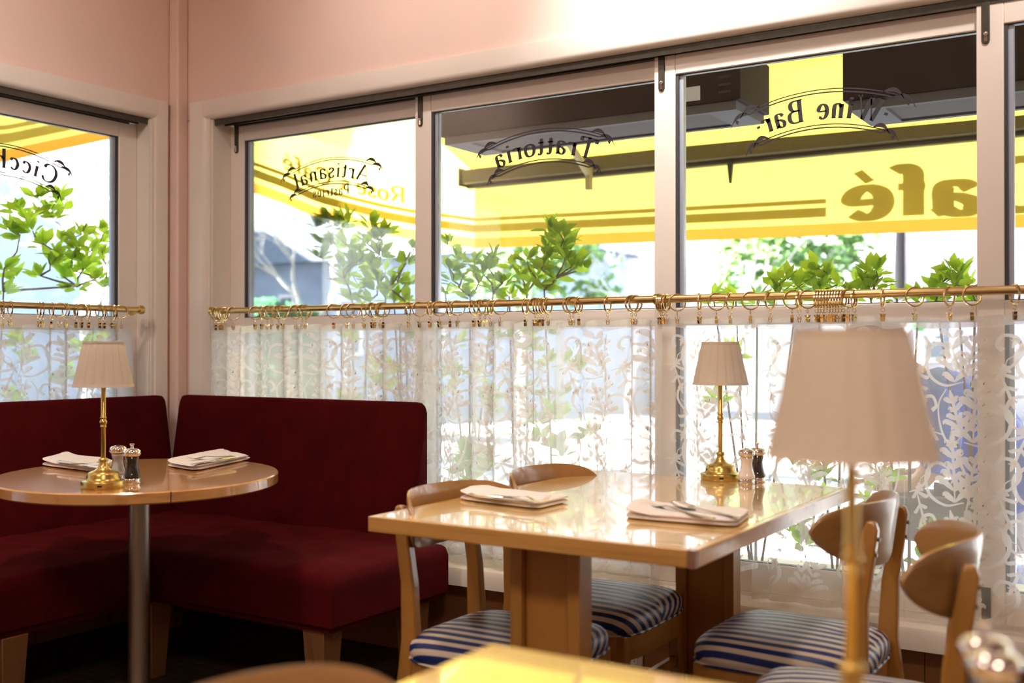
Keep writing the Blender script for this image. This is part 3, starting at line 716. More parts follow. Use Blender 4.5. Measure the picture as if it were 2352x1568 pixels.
def seat_L():
    xs0, xs1 = .17, 1.60; fy = .785      # right wing depth / left wing depth (both to fy)
    zt, zb = .452, .292
    def inside(x, y): return (x <= fy or y <= fy) and x <= xs1 and y <= 1.95
    def dist(x, y):
        c = []
        c.append(1.95 - y)
        if y <= fy: c.append(xs1 - x)
        if x > fy: c.append(fy - y)
        if y > fy: c.append(fy - x)
        if x <= fy and y <= fy: c.append(math.hypot(fy - x, fy - y) + 0)
        return min(c)
    b = MB(); st = .03
    nx = int(round((xs1 - xs0) / st)); ny = int(round((1.95 - .17) / st))
    gx = [xs0 + (xs1 - xs0) * i / nx for i in range(nx + 1)]; gy = [.17 + (1.95 - .17) * i / ny for i in range(ny + 1)]
    # snap one grid line to fy and add tight lines near edges
    def lines(a, c, extra):
        L = sorted(set([round(v, 4) for v in a if all(abs(v - e) > .018 for e in extra)] + [round(e, 4) for e in extra])); return L
    gx = lines(gx, 0, [fy, fy - .012, fy - .03, xs1, xs1 - .012, xs1 - .03]); gy = lines(gy, 0, [fy, fy - .012, fy - .03, 1.95, 1.94, 1.92])
    idx = {}
    def vid(i, j):
        if (i, j) not in idx:
            x, y = gx[i], gy[j]; d = max(0, dist(x, y)); r = .032
            dz = r - math.sqrt(max(0, r * r - max(0, r - d) ** 2)) if d < r else 0
            w = noise.noise(Vector((x * 5, y * 5, 0))) * .014 + noise.noise(Vector((x * 13, y * 13, 3))) * .005
            z = zt - dz + w * min(1, d / .08) + .014 * min(1, d / .25)
            idx[(i, j)] = len(b.v); b.v.append(tuple(Vector((x, -y, z)) - O))
        return idx[(i, j)]
    edges = {}
    for i in range(len(gx) - 1):
        for j in range(len(gy) - 1):
            cx, cy = (gx[i] + gx[i + 1]) / 2, (gy[j] + gy[j + 1]) / 2
            if inside(cx, cy):
                q = [vid(i, j), vid(i + 1, j), vid(i + 1, j + 1), vid(i, j + 1)]; b.f.append(tuple(q)); b.m.append(0)
                for k in range(4):
                    e = (q[k], q[(k + 1) % 4]); key = tuple(sorted(e))
                    if key in edges: edges[key] = None
                    else: edges[key] = e
    low = {}
    def lv(v, z, push):
        k = (v, z)
        if k not in low:
            p = b.v[v]; low[k] = len(b.v); b.v.append((p[0], p[1], z))
        return low[k]
    for e in list(edges.values()):
        if e is None: continue
        prev = e
        for z in (.40, .34, zb):
            q = (lv(e[0], z, 0), lv(e[1], z, 0)); b.f.append((prev[1], prev[0], q[0], q[1])); b.m.append(0); prev = q
    return b.build('seat', M['velvet'], bq, sharp=60)
seat_L()
b = MB(); b.bb(.18, 1.585, -.77, -.17, .270, .293); b.bb(.18, .77, -1.93, -.17, .2695, .293); b.v = [tuple(Vector(v) - O) for v in b.v]; b.build('seat_base', M['velvet'], bq)
for (x, y) in ((1.50, -.715), (1.50, -.25), (.735, -1.30), (.735, -.745), (.25, -1.3), (.25, -.25)):
    b = MB(); w1, w0 = .045, .031
    b.loft([[Vector((x + sx * w0, y + sy * w0, 0)) - O for sx, sy in ((-1, -1), (1, -1), (1, 1), (-1, 1))], [Vector((x + sx * w1, y + sy * w1, .270)) - O for sx, sy in ((-1, -1), (1, -1), (1, 1), (-1, 1))]])
    b.build('leg', M['dark_leg'], bq, bevel=.003)

# ------------------------------------------------------------------ tables
TZ = .76
def oval_table():
    c = Vector((1.045, -1.055, 0)); t = thing('round_table', 'round wooden pedestal table with honey-coloured top in front of the red banquette', 'table', c)
    ax = Vector((-.778, .628, 0)).normalized(); bx = Vector((-ax.y, ax.x, 0)); A, B = .475, .425
    def el(k, z): 
        out = []
        for i in range(72):
            a = 2 * PI * i / 72; out.append(ax * (A * k[0] * math.cos(a)) + bx * (B * k[0] * math.sin(a)) + Vector((0, 0, z)))
        return out
    b = MB(); b.loft([el((.992,), TZ - .034), el((1.0,), TZ - .030), el((1.0,), TZ - .004), el((.990,), TZ)]); b.f.append(tuple(range(72 * 3, 72 * 4))); b.m.append(0)
    b.build('tabletop', M['ptop'], t, sharp=22)
    # seam of the drop leaf in the edge
    p = hz(402, 1146, TZ - .016) - c
    d = Vector((p.x, p.y, 0)).normalized(); q = d * (1 / math.sqrt((d.dot(ax) / A) ** 2 + (d.dot(bx) / B) ** 2))
    b = MB(); b.box(q + Vector((0, 0, TZ - .017)), (.0025, .0025, .030), Matrix.Rotation(math.atan2(d.y, d.x), 3, 'Z')); b.build('leaf_seam', M['dark'], t)
    b = MB(); b.lathe([(.033, .02), (.033, TZ - .045)], n=32); b.build('pedestal', M['steel'], t)
    b = MB(); b.lathe([(.26, 0), (.26, .008), (.20, .018), (.05, .03), (.034, .045)], n=40); b.build('base_plate', M['steel'], t)
    b = MB(); b.lathe([(.034, TZ - .06), (.12, TZ - .042), (.12, TZ - .0345)], n=32); b.build('mounting_plate', M['track'], t)
oval_table()
TX0, TX1, TY0, TY1 = 2.205, 3.020, -1.342, -.215
def rect_table(label, x0, x1, y0, y1, peds, end_mat=True):
    c = Vector(((x0 + x1) / 2, (y0 + y1) / 2, 0)); t = thing('dining_table', label, 'table', c)
    hx_, hy_ = (x1 - x0) / 2, (y1 - y0) / 2
    b = MB(); b.bb(-hx_ + .018, hx_ - .018, -hy_ + .018, hy_ - .018, TZ - .032, TZ); b.build('tabletop', M['maple'], t)
    b = MB(); b.bb(-hx_, hx_ - .018, -hy_, -hy_ + .018, TZ - .036, TZ - .0003); b.bb(-hx_ + .018, hx_ - .018, hy_ - .018, hy_, TZ - .036, TZ - .0003); b.bb(-hx_, -hx_ + .018, -hy_ + .018, hy_, TZ - .036, TZ - .0003)
    b.build('edge_band', M['maple_edge'], t, bevel=.002)
    b = MB(); b.bb(hx_ - .018, hx_, -hy_ + .016, hy_, TZ - .036, TZ - .0003); b.build('edge_band', M['maple_edge'], t, bevel=.002)
    b = MB(); b.bb(hx_ - .018, hx_, -hy_, -hy_ + .016, TZ - .036, TZ - .0003); b.build('corner_block', M['maple_end'], t, bevel=.001, label='dark end-grain corner block')
    for (px_, py_) in peds:
        b = MB(); w = .178; x, y = px_ - c.x, py_ - c.y
        b.bb(x - w / 2 + .03, x + w / 2 - .03, y - .012, y + .012, .05, TZ - .034); b.bb(x - w / 2, x - w / 2 + .030, y - .03, y + .03, .05, TZ - .036); b.bb(x + w / 2 - .030, x + w / 2, y - .03, y + .03, .05, TZ - .036)
        b.build('pedestal', M['leg_panel'], t, bevel=.003)
        b = MB(); b.bb(x - .30, x + .30, y - .035, y + .035, 0, .05); b.build('foot', M['leg_panel'], t, bevel=.006)
    return t
rect_table('pale maple dining table by the window with lamp and two napkins', TX0, TX1, TY0, TY1, [(2.618, -1.205), (2.640, -.330)])
rect_table('blurred maple table in the foreground under the large lamp', 3.045, 3.86, -3.20, -2.098, [(3.45, -2.95), (3.45, -2.28)])

# ------------------------------------------------------------------ chairs
def make_chair():
    t = thing('dining_chair', '', 'chair')
    # cushion
    b = MB(); nu, nv = 18, 22; fw, bw, dp = .435, .375, .405
    def outline(a):
        # superellipse-ish trapezoid
        ca, sa = math.cos(a), math.sin(a); p = 5.0
        r = (abs(ca) ** p + abs(sa) ** p) ** (-1 / p); x = r * ca; y = r * sa
        w = (bw + (fw - bw) * (x + 1) / 2) / 2
        return Vector((x * dp / 2, y * w, 0))
    n = 56; rings = []
    for k, (s, z) in enumerate([(.96, .398), (1.0, .405), (1.012, .418), (1.008, .430), (.985, .442), (.93, .452), (.82, .460), (.62, .466), (.35, .470), (.08, .4715)]):
        rings.append([outline(2 * PI * i / n) * s + Vector((0, 0, z)) for i in range(n)])
    b.loft(rings); b.build('seat', M['stripe'], t, sharp=80)
    # piping
    b = MB(); b.tube([outline(2 * PI * i / n) * 1.004 + Vector((0, 0, .401)) for i in range(n)], .0035, 6, True); b.build('piping', M['stripe'], t)
    # apron: bent frame
    b = MB(); r0, r1 = [], []
    for (s, z) in ((.985, .398), (.985, .335), (.90, .335), (.90, .398)):
        r0.append([outline(2 * PI * i / n) * s + Vector((0, 0, z)) for i in range(n)])
    r0.append(r0[0]); b.loft(r0, True, False); b.build('apron', M['chairw'], t, sharp=60)
    for s in (-1, 1):
        b = MB(); x, y = .165, s * .175
        b.loft([[Vector((x + .012 + sx * .012, y + s * .004 + sy * .012, 0)) for sx, sy in ((-1, -1), (1, -1), (1, 1), (-1, 1))], [Vector((x + sx * .020, y + sy * .018, .40)) for sx, sy in ((-1, -1), (1, -1), (1, 1), (-1, 1))]])
        b.build('leg', M['chairw'], t, bevel=.004)
    # rear posts: leg + back upright in one
    for s in (-1, 1):
        b = MB(); rings = []
        prof = [(-.265, 0, .015, .012), (-.232, .20, .019, .013), (-.200, .36, .024, .013), (-.190, .44, .024, .013), (-.196, .58, .020, .013), (-.212, .68, .019, .013), (-.222, .745, .017, .012), (-.223, .765, .010, .009)]
        for (x, z, hx_, hy_) in prof:
            y = s * .143
            rings.append([Vector((x + sx * hx_, y + sy * hy_, z)) for sx, sy in ((-1, -1), (1, -1), (1, 1), (-1, 1))])
        b.loft(rings); b.build('leg', M['chairw'], t, bevel=.005)
    b = MB(); pass
    for s in (-1, 1):
        b = MB(); b.loft([[Vector((xx, s * yy + dy, z + dz)) for dy, dz in ((-.006, -.012), (.006, -.012), (.006, .012), (-.006, .012))] for xx, yy, z in ((-.225, .143, .205), (.165, .172, .205))]); b.build('side_stretcher', M['chairw'], t, bevel=.003)
    b = MB(); b.bb(.158, .176, -.165, .165, .235, .265); b.build('front_stretcher', M['chairw'], t, bevel=.003)
    # curved plywood backrest
    b = MB(); nu = 30; nv = 10; th_ = .013
    def bp(u, v, off):
        y = u * .236; au = min(.9999, abs(u))
        top = .742 + .060 * (1 - au ** 5.5) ** .5; bot = .742 - .092 * (1 - au ** 2.6) ** .62
        z = bot + (top - bot) * v
        x = -.232 + .118 * au ** 2.1 + (.75 - z) * .14
        sx = -.118 * 2.1 * au ** 1.1 * (1 if u > 0 else -1) / .236
        nrm = Vector((1, sx, .14)).normalized()
        return Vector((x, y, z)) + nrm * off
    us = [math.sin(PI / 2 * (-1 + 2 * i / nu)) for i in range(nu + 1)]
    rings = []
    for u in us:
        uu = max(-.9995, min(.9995, u)); r = []
        for j in range(nv + 1): r.append(bp(uu, j / nv, th_ / 2 * (.55 if j in (0, nv) else 1)))
        for j in range(nv, -1, -1): r.append(bp(uu, j / nv, -th_ / 2 * (.55 if j in (0, nv) else 1)))
        rings.append(r)
    b.loft(rings); b.build('backrest', M['backw'], t, sharp=60)
    for s in (-1, 1):
        for z, xx in ((.690, -.232), (.725, -.238)):
            MB().tube([(xx - .004, s * .143, z), (xx + .006, s * .143, z)], .0045, 10).build('screw_cap', M['dark_leg'], t)
    return t
ch = make_chair()
GC = 'striped-seat wooden dining chairs'
ch.location = (2.405, -1.045, 0); ch['label'] = 'wooden chair with blue striped seat nearest the red banquette, left side of the maple table'; ch['group'] = GC
dup(ch, (2.400, -.570, 0), 0, 'wooden striped-seat chair tucked in by the window, far left side of the maple table', GC)
dup(ch, (3.005, -.680, 0), PI - .01, 'wooden striped-seat chair behind the foreground lamp pole, right side of the maple table', GC)
dup(ch, (3.255, -1.120, 0), PI + .15, 'rightmost wooden striped-seat chair, its curved back in front of the lace curtain', GC)
dup(ch, (3.200, -2.540, 0), .08, 'chair at the bottom edge, only its blurred curved back top showing', GC)

# ------------------------------------------------------------------ lamps
def make_lamp():
    t = thing('table_lamp', '', 'table lamp')
    b = MB(); b.lathe([(.0575, 0), (.0590, .002), (.0590, .0175), (.0575, .0200), (.0500, .0205), (.0465, .0235), (.0440, .0300), (.0425, .0380), (.0395, .0430), (.0330, .0460), (.0240, .0490), (.0160, .0550), (.0115, .0640), (.0100, .0720), (.0125, .0750), (.0130, .0790), (.0105, .0820), (.0075, .0835)], n=56)
    base = b.build('base', M['brass_lamp'], t, sharp=50)
    b = MB(); b.tube([(-.0350, -.0265, .0310), (-.0362, -.0272, .0310)], .0030, 12); b.build('switch', M['dark'], base)
    b = MB(); b.box((.0180, -.0557, .0095), (.012, .003, .0050), Matrix.Rotation(.31, 3, 'Z')); b.build('charging_port', M['dark'], base)
    b = MB(); b.lathe([(.0064, .080), (.0064, .168), (.0082, .170), (.0084, .1725), (.0066, .175), (.0072, .177), (.0098, .181), (.0102, .185), (.0074, .190), (.0066, .192), (.0084, .195), (.0082, .1975), (.0064, .200), (.0064, .385)], n=24); b.build('pole', M['brass_lamp'], t, sharp=50)
    zb, zt, rb, rt = .283, .410, .0805, .0535
    NP = 18
    def rf(r, k, z):
        p = (k * NP) % 1.0; e = min((z - zb), (zt - z)) / .012
        return r * (1 + .036 * (p if p < .82 else (1 - p) * .82 / .18) * max(0, min(1, e)))
    b = MB(); m = 14
    b.lathe([(rb + (rt - rb) * i / m, zb + (zt - zb) * i / m) for i in range(m + 1)], n=NP * 8, caps=False, rfun=rf)
    sh = b.build('lamp_shade', M['shade'], t, sharp=25)
    b = MB(); b.lathe([(rb + .0008, zb), (rb + .0026, zb), (rb + .0006, zb + .008), (rb - .0012, zb + .008), (rb + .0008, zb)], n=64, caps=False); b.build('band', M['shade_band'], sh)
    b = MB(); b.lathe([(rt + .0020, zt - .007), (rt + .0024, zt - .006), (rt + .0012, zt + .001), (rt - .0008, zt + .001), (rt + .0008, zt - .007)], n=64, caps=False); b.build('band', M['shade_band'], sh)
    b = MB(); b.tube([(0, 0, .385), (0, 0, .392)], .008, 12)
    for k in range(3):
        a = 2 * PI * k / 3; b.tube([(0, 0, .388), (.054 * math.cos(a), .054 * math.sin(a), .405)], .0012, 6)
    b.build('shade_ring', M['brass_lamp'], t)
    return t
lamp = make_lamp(); GL = 'cordless brass table lamps with pleated shades'
pL = hz(237, 1119, TZ); lamp.location = (pL.x, pL.y, TZ); lamp.rotation_euler[2] = .45
lamp['label'] = 'brass lamp with cream pleated shade on the round table'; lamp['group'] = GL
pR = hz(1655, 1101, TZ); dup(lamp, (pR.x, pR.y, TZ), .1, 'brass lamp with cream pleated shade on the maple table by the window', GL)
dup(lamp, (3.549, -2.225, TZ), .8, 'large blurred brass lamp with white pleated shade in the foreground', GL)

# ------------------------------------------------------------------ mills
def make_mill(kind, opaque=False):
    t = thing('pepper_mill' if kind == 'pepper' else 'salt_mill', '', 'pepper mill' if kind == 'pepper' else 'salt mill')
    b = MB(); b.lathe([(.0200, 0), (.0205, .001), (.0205, .0135), (.0195, .0150)], n=32); b.build('base_ring', M['chrome'], t, sharp=40)
    prof = [(.0195, .015), (.0215, .019), (.0208, .025), (.0195, .028), (.0185, .033), (.0162, .042), (.0145, .052), (.0142, .060), (.0155, .069), (.0172, .073), (.0160, .077)]
    if opaque:
        b = MB(); b.lathe(prof, n=32); b.build('body', M['ceramic'] if kind == 'salt' else M['black_body'], t)
    else:
        b = MB(); b.lathe(prof, n=32); b.build('body', M['acrylic'], t)
        b = MB(); b.lathe([(r - .0028, z + (.0008 if z < .02 else -.0008 if z > .07 else 0)) for r, z in prof if not .0180 < z < .020], n=28); b.build('filling', M['salt'] if kind == 'salt' else M['pepper'], t)
    b = MB(); b.lathe([(.0130, .077), (.0185, .0785), (.0215, .083), (.0222, .088), (.0205, .093), (.0160, .0975), (.0100, .0995), (.0040, .100)], n=32); hd = b.build('head', M['chrome'], t)
    if kind == 'pepper':
        b = MB(); b.lathe([(.0045, .0995), (.0040, .104), (.0034, .107), (.0058, .110), (.0060, .1125), (.0035, .1135)], n=20); b.build('knob', M['chrome'], hd)
    else:
        b = MB(); b.lathe([(.0062, .0994), (.0062, .1008), (.003, .1010)], n=20); b.build('cap', M['dark'], hd)
    for ch_ in list(COL.objects):
        if ch_.parent == t or (ch_.parent and ch_.parent.parent == t):
            for v in ch_.data.vertices: v.co.x *= 1.14; v.co.y *= 1.14; v.co.z *= 1.02
    return t
def at(o, px, py, label, g=None, rz=0):
    p = hz(px, py, TZ); o.location = (p.x, p.y, TZ); o.rotation_euler[2] = rz; o['label'] = label
    if g: o['group'] = g
    return o
GM = 'salt and pepper mills'
m1 = make_mill('salt'); at(m1, 271, 1101, 'clear salt mill with chrome head and white salt beside the lamp on the round table', GM)
m2 = make_mill('pepper'); at(m2, 303, 1110, 'clear pepper mill with dark peppercorns and chrome knob on the round table', GM)
m3 = make_mill('salt', True); at(m3, 1715, 1111, 'glossy white salt mill beside the lamp on the maple table', GM)
m4 = make_mill('pepper', True); at(m4, 1739, 1107, 'glossy black pepper mill behind the white one on the maple table', GM)
dup(m2, (3.655, -2.128, TZ), 0, 'blurred chrome-headed pepper mill with knob at the bottom right corner', GM)
dup(m1, (3.672, -2.182, TZ), 0, 'blurred chrome-headed salt mill without knob in front of the pepper mill, bottom right corner', GM)

# ------------------------------------------------------------------ napkins and cutlery
def napkin(c4, label, rise=0, seed=0, flap=True):
    """c4: four pixel corners on the table, ordered around; folded cloth with rounded fold along edge 0-1"""
    P = [hz(px, py, TZ + .001) for px, py in c4]; c = sum(P, Vector()) / 4; c.z = TZ
    t_ = thing('napkin', label, 'napkin', c, 0, 'folded white napkins')
    Q = [p - c for p in P]
    for q in Q: q.z = 0
    def S(u, v):
        a, c_ = 2 * u - 1, 2 * v - 1; p_ = 9.0; m_ = max(abs(a), abs(c_))
        if m_ > 0:
            k_ = m_ / ((abs(a) ** p_ + abs(c_) ** p_) ** (1 / p_)); u, v = .5 + a * k_ / 2, .5 + c_ * k_ / 2
        return Q[0].lerp(Q[1], u).lerp(Q[3].lerp(Q[2], u), v)
    def slab(z0, z1, a0, a1, name, curl=0):
        b = MB(); nu, nv = 16, 12; top = []; bot = []
        for i in range(nu + 1):
            rt, rb = [], []
            for j in range(nv + 1):
                u = i / nu; v = a0 + (a1 - a0) * j / nv; p = S(u, v); vv = j / nv
                th_ = (z1 - z0); e = min(1, (min(vv, 1 - vv) * 12 + .0) ** .5) if True else 1
                eu = min(1, (min(u, 1 - u) * 14) ** .5)
                w = noise.noise(Vector((u * 3 + seed, v * 3, seed))) * .0022
                mid = (z0 + z1) / 2
                lift = curl * max(0, .25 - u) * 4 * .012
                k = e * (.35 + .65 * eu)
                rt.append(Vector((p.x, p.y, mid + th_ / 2 * k + w * k + lift + max(0, w)))); rb.append(Vector((p.x, p.y, max(.0006, mid - th_ / 2 * k + lift))))
            top.append(rt); bot.append(rb)
        o = len(b.v); b.grid(top); b.grid(bot)
        # stitch border
        W = nv + 1; N1 = (nu + 1) * W; bd = [(i, 0) for i in range(nu + 1)] + [(nu, j) for j in range(1, nv + 1)] + [(i, nv) for i in range(nu - 1, -1, -1)] + [(0, j) for j in range(nv - 1, 0, -1)]
        ids = [i * W + j for i, j in bd]
        for k in range(len(ids)):
            a, d = ids[k], ids[(k + 1) % len(ids)]; b.f.append((a, d, d + N1, a + N1)); b.m.append(0)
        b.build(name, M['napkin'], t_, sharp=70)
    slab(.0006, .0115, 0, 1, 'lower_fold')
    slab(.0105, .0215, 0, .95, 'upper_fold', curl=.6)
    return t_
napkin([(1050, 1148), (1232, 1171), (1314, 1152), (1110, 1129)], 'folded white napkin at the left place of the maple table', seed=1)
napkin([(1433, 1192), (1690, 1213), (1726, 1183), (1462, 1166)], 'folded white napkin at the right place of the maple table', seed=5)
napkin([(90, 1070), (236, 1088), (262, 1066), (158, 1051)], 'folded white napkin left of the lamp on the round table', seed=9)
napkin([(378, 1071), (446, 1083), (581, 1054), (520, 1042)], 'folded white napkin at the right side of the round table', seed=13)
def ribbon3(b, pts, W, H):
    """closed bar with width W (across) and thickness H along 3D centre line"""
    P = [Vector(p) for p in pts]; rings = []
    for i in range(len(P)):
        d = (P[min(i + 1, len(P) - 1)] - P[max(i - 1, 0)]).normalized(); s = d.cross(Vector((0, 0, 1))).normalized(); u = s.cross(d)
        w, h = W[i] / 2, H[i] / 2
        rings.append([P[i] + s * w * a + u * h * c for a, c in ((-1, 0), (-.7, .8), (0, 1), (.7, .8), (1, 0), (.7, -.8), (0, -1), (-.7, -.8))])
    b.loft(rings)
def cut(kind, a, c, label, L=.175, z=TZ + .0240, tilt=0):
    """a = handle end pixel, c = head end pixel"""
    A = hz(a[0], a[1], z); B = hz(c[0], c[1], z); d = (B - A).normalized(); s = Vector((-d.y, d.x, 0))
    o = thing(kind, label, kind, (A.x, A.y, z), 0, 'cutlery on the napkins')
    L = (B - A).length
    def q(t, w=0, h=0): return d * (L * t) + s * w + Vector((0, 0, h))
    b = MB()
    hw = [.010, .0165, .017, .0145, .010, .0065, .0062]; ht = [.0030, .0045, .0045, .004, .0032, .0028, .0028]; ts = [0, .03, .12, .28, .42, .55, .64]
    if kind == 'knife':
        hw = [.012, .018, .018, .017, .0155, .012, .010]; ht = [.004, .0075, .0078, .007, .006, .0045, .004]; ts = [0, .03, .12, .26, .40, .47, .50]
        ribbon3(b, [q(t) for t in ts], hw, ht); b.build('handle', M['cutlery'], o)
        b = MB(); ribbon3(b, [q(.49), q(.55, .001), q(.75, .002), q(.92, .001), q(1.0, -.003)], [.009, .017, .019, .016, .003], [.003, .0022, .0018, .0016, .001]); b.build('blade', M['cutlery'], o)
    elif kind == 'fork':
        zz = [0, 0, 0, .0006, .002, .005, .0065]
        ribbon3(b, [q(t, 0, h) for t, h in zip(ts, zz)], hw, ht); b.build('handle', M['cutlery'], o)
        b = MB(); ribbon3(b, [q(.63, 0, .0065), q(.68, 0, .0055), q(.74, 0, .003), q(.79, 0, .0015)], [.0065, .015, .022, .0235], [.0028, .0026, .0024, .0022])
        for k in range(4):
            w = -.0093 + .0062 * k; ribbon3(b, [q(.785, w, .0015), q(.86, w, .0012), q(.94, w, .0045), q(1.0, w * .96, .010 + tilt)], [.0040, .0034, .0030, .0014], [.0022, .0020, .0018, .0012])
        b.build('tines', M['cutlery'], o)
    else:
        zz = [0, 0, 0, .0006, .002, .004, .005]
        ribbon3(b, [q(t, 0, h) for t, h in zip(ts, zz)], hw, ht); b.build('handle', M['cutlery'], o)
        b = MB(); G_ = []
        for i in range(13):
            row = []
            for j in range(13):
                a = 2 * PI * j / 12; r = i / 12
                x = .82 + .18 * r * math.cos(a); w = .0215 * r * math.sin(a) * (1 - .12 * math.cos(a))
                row.append(q(x, w, .007 - .0085 * (1 - r * r) + .002 * (x - .8) * 10))
            G_.append(row)
        b.grid(G_); bw_ = b.build('bowl', M['cutlery'], o, sharp=180); so = bw_.modifiers.new('thick', 'SOLIDIFY'); so.thickness = .0013
    return o
cut('knife', (1078, 1134), (1238, 1150), 'silver knife lying on the left napkin of the maple table')
cut('fork', (1125, 1136), (1262, 1152), 'silver fork with tines up on the left napkin of the maple table', z=TZ + .0255, tilt=.006)
cut('spoon', (1702, 1186), (1540, 1161), 'silver spoon across the right napkin of the maple table', z=TZ + .0255)
cut('fork', (1640, 1190), (1474, 1156), 'silver fork half hidden in the right napkin of the maple table', z=TZ + .0240, tilt=.004)
cut('knife', (134, 1059), (236, 1073), 'silver knife on the left napkin of the round table')
cut('fork', (160, 1064), (262, 1066), 'silver fork pointing at the lamp on the left napkin of the round table', z=TZ + .0255)
cut('fork', (535, 1046), (432, 1056), 'silver fork on the right napkin of the round table', z=TZ + .0250)
cut('knife', (541, 1049), (440, 1066), 'silver knife beside the fork on the right napkin of the round table', z=TZ + .0240)

# ------------------------------------------------------------------ wall outlet
p = hy(1455, 1505, -.016)
t = thing('wall_outlet', 'white wall outlet low on the brown wainscot behind the chair stretcher', 'outlet', (p.x, -.0162, .128))
b = MB(); b.bb(-.037, .037, -.006, 0, -.059, .059); b.build('cover_plate', M['white'], t, bevel=.003)
b = MB(); b.bb(-.018, .018, -.0085, -.006, -.034, .034); b.build('receptacle', M['white'], t, bevel=.001)
b = MB()
for z in (-.020, .016):
    b.bb(-.008, -.006, -.0088, -.0084, z - .004, z + .004); b.bb(.006, .008, -.0088, -.0084, z - .0035, z + .0035); b.tube([(0, -.0088, z + .012), (0, -.0084, z + .012)], .0026, 10)
b.build('slots', M['dark'], t)
b = MB(); b.tube([(0, -.0072, .046), (0, -.006, .046)], .003, 12); b.build('screw', M['chrome'], t)

# ------------------------------------------------------------------ awning
AY = 2.32
path = [Vector((8.5, AY)), Vector((5.0, AY)), Vector((3.0, AY)), Vector((1.5, AY)), Vector((.02, AY)), Vector((-.30, 2.16)), Vector((-.60, 1.96)), Vector((-.90, 1.70)), Vector((-1.15, 1.40)), Vector((-1.34, 1.06)), Vector((-1.46, .70)), Vector((-1.53, .3)), Vector((-1.57, -.1)), Vector((-1.62, -.7)), Vector((-1.75, -2.4)), Vector((-1.85, -4.5))]
cum = [0]
for i in range(1, len(path)): cum.append(cum[-1] + (path[i] - path[i - 1]).length)
def on_path(s):
    for i in range(len(path) - 1):
        if s <= cum[i + 1] or i == len(path) - 2:
            t = (s - cum[i]) / (cum[i + 1] - cum[i]); return path[i].lerp(path[i + 1], t)
def s_px(px, lo=0, hi=None):
    r = ray(px, 784); v = Vector((r.x, r.y)); c = Vector((CAM.x, CAM.y)); best = None
    N = 3000
    for k in range(N + 1):
        s = cum[-1] * k / N; q = on_path(s) - c
        if q.dot(v) <= 0: continue
        e = abs(q.x * v.y - q.y * v.x) / q.length
        if best is None or e < best[0]: best = (e, s)
    return best[1]
def z_at(px, py, s):
    q = on_path(s) - Vector((CAM.x, CAM.y)); r = ray(px, py); h = Vector((r.x, r.y)).length; return CAM.z + r.z / h * q.length
COLS = [(2352, 522), (2250, 527), (1900, 541), (1500, 556), (1090, 570), (955, 552), (883, 539), (730, 501), (653, 468), (575, 440), (256, 318), (125, 346), (0, 373)]
cs = [s_px(px) for px, _ in COLS]; cz_ = [z_at(px, py, s) for (px, py), s in zip(COLS, cs)]
def rim(s): return interp([0] + cs + [cum[-1]], [cz_[0]] + cz_ + [cz_[-1]], s)
def outn(s):
    a, c = on_path(max(0, s - .03)), on_path(min(cum[-1], s + .03)); d = (c - a).normalized(); return Vector((d.y, -d.x)) if False else Vector((-d.y, d.x)) * -1
def AP(s, v, off=0):
    """point v metres above the rim at path length s, off metres outwards"""
    p = on_path(s); n = outn(s)
    wv = .010 * math.sin(s * 5) * max(0, .35 - v) + .012 * math.sin(s * 17) * max(0, .1 - v)
    o = off + wv
    return Vector((p.x + n.x * o, p.y + n.y * o, rim(s) + v))
aw = thing('awning', 'yellow fabric shop awning wrapping round the corner outside the windows', 'awning', (0, 0, 0))
SC = s_px(1090)          # front corner
VT = lambda s: .47 if s <= SC else .47 + .02 * min(1, (s - SC))
def valance(s0, s1, name):
    n = max(4, int((s1 - s0) / .06)); b = MB()
    b.grid([[AP(s0 + (s1 - s0) * i / n, .060 + (VT(s0 + (s1 - s0) * i / n) - .060) * j / 6) for j in range(7)] for i in range(n + 1)])
    b.build(name, M['yellow'], aw, sharp=60)
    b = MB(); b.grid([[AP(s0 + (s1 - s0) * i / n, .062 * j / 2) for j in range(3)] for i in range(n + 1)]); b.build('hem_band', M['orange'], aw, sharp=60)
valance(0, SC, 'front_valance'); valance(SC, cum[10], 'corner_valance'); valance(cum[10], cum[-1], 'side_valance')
def roof(s0, s1, name, wallf):
    n = max(4, int((s1 - s0) / .08)); b = MB(); G_ = []
    for i in range(n + 1):
        s = s0 + (s1 - s0) * i / n; a = AP(s, VT(s)); w = wallf(s); row = []
        for j in range(9):
            t = j / 8; q = a.lerp(w, t); q.z -= .05 * math.sin(PI * t) ; row.append(q)
        G_.append(row)
    b.grid(G_); b.build(name, M['yellow' if name == 'corner_roof' else 'yroof'], aw, sharp=60)  # corner keeps the brighter canvas so it reads as sunlit
WZ = 3.15
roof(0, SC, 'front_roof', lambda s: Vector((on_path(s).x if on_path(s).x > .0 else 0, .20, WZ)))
roof(SC, cum[10], 'corner_roof', lambda s: Vector((-.20 * (s - SC) / (cum[10] - SC), .20 - .0 * s, WZ)))
roof(cum[10], cum[-1], 'side_roof', lambda s: Vector((-.20, interp([cum[10], cum[-1]], [.20, -4.5], s), WZ)))
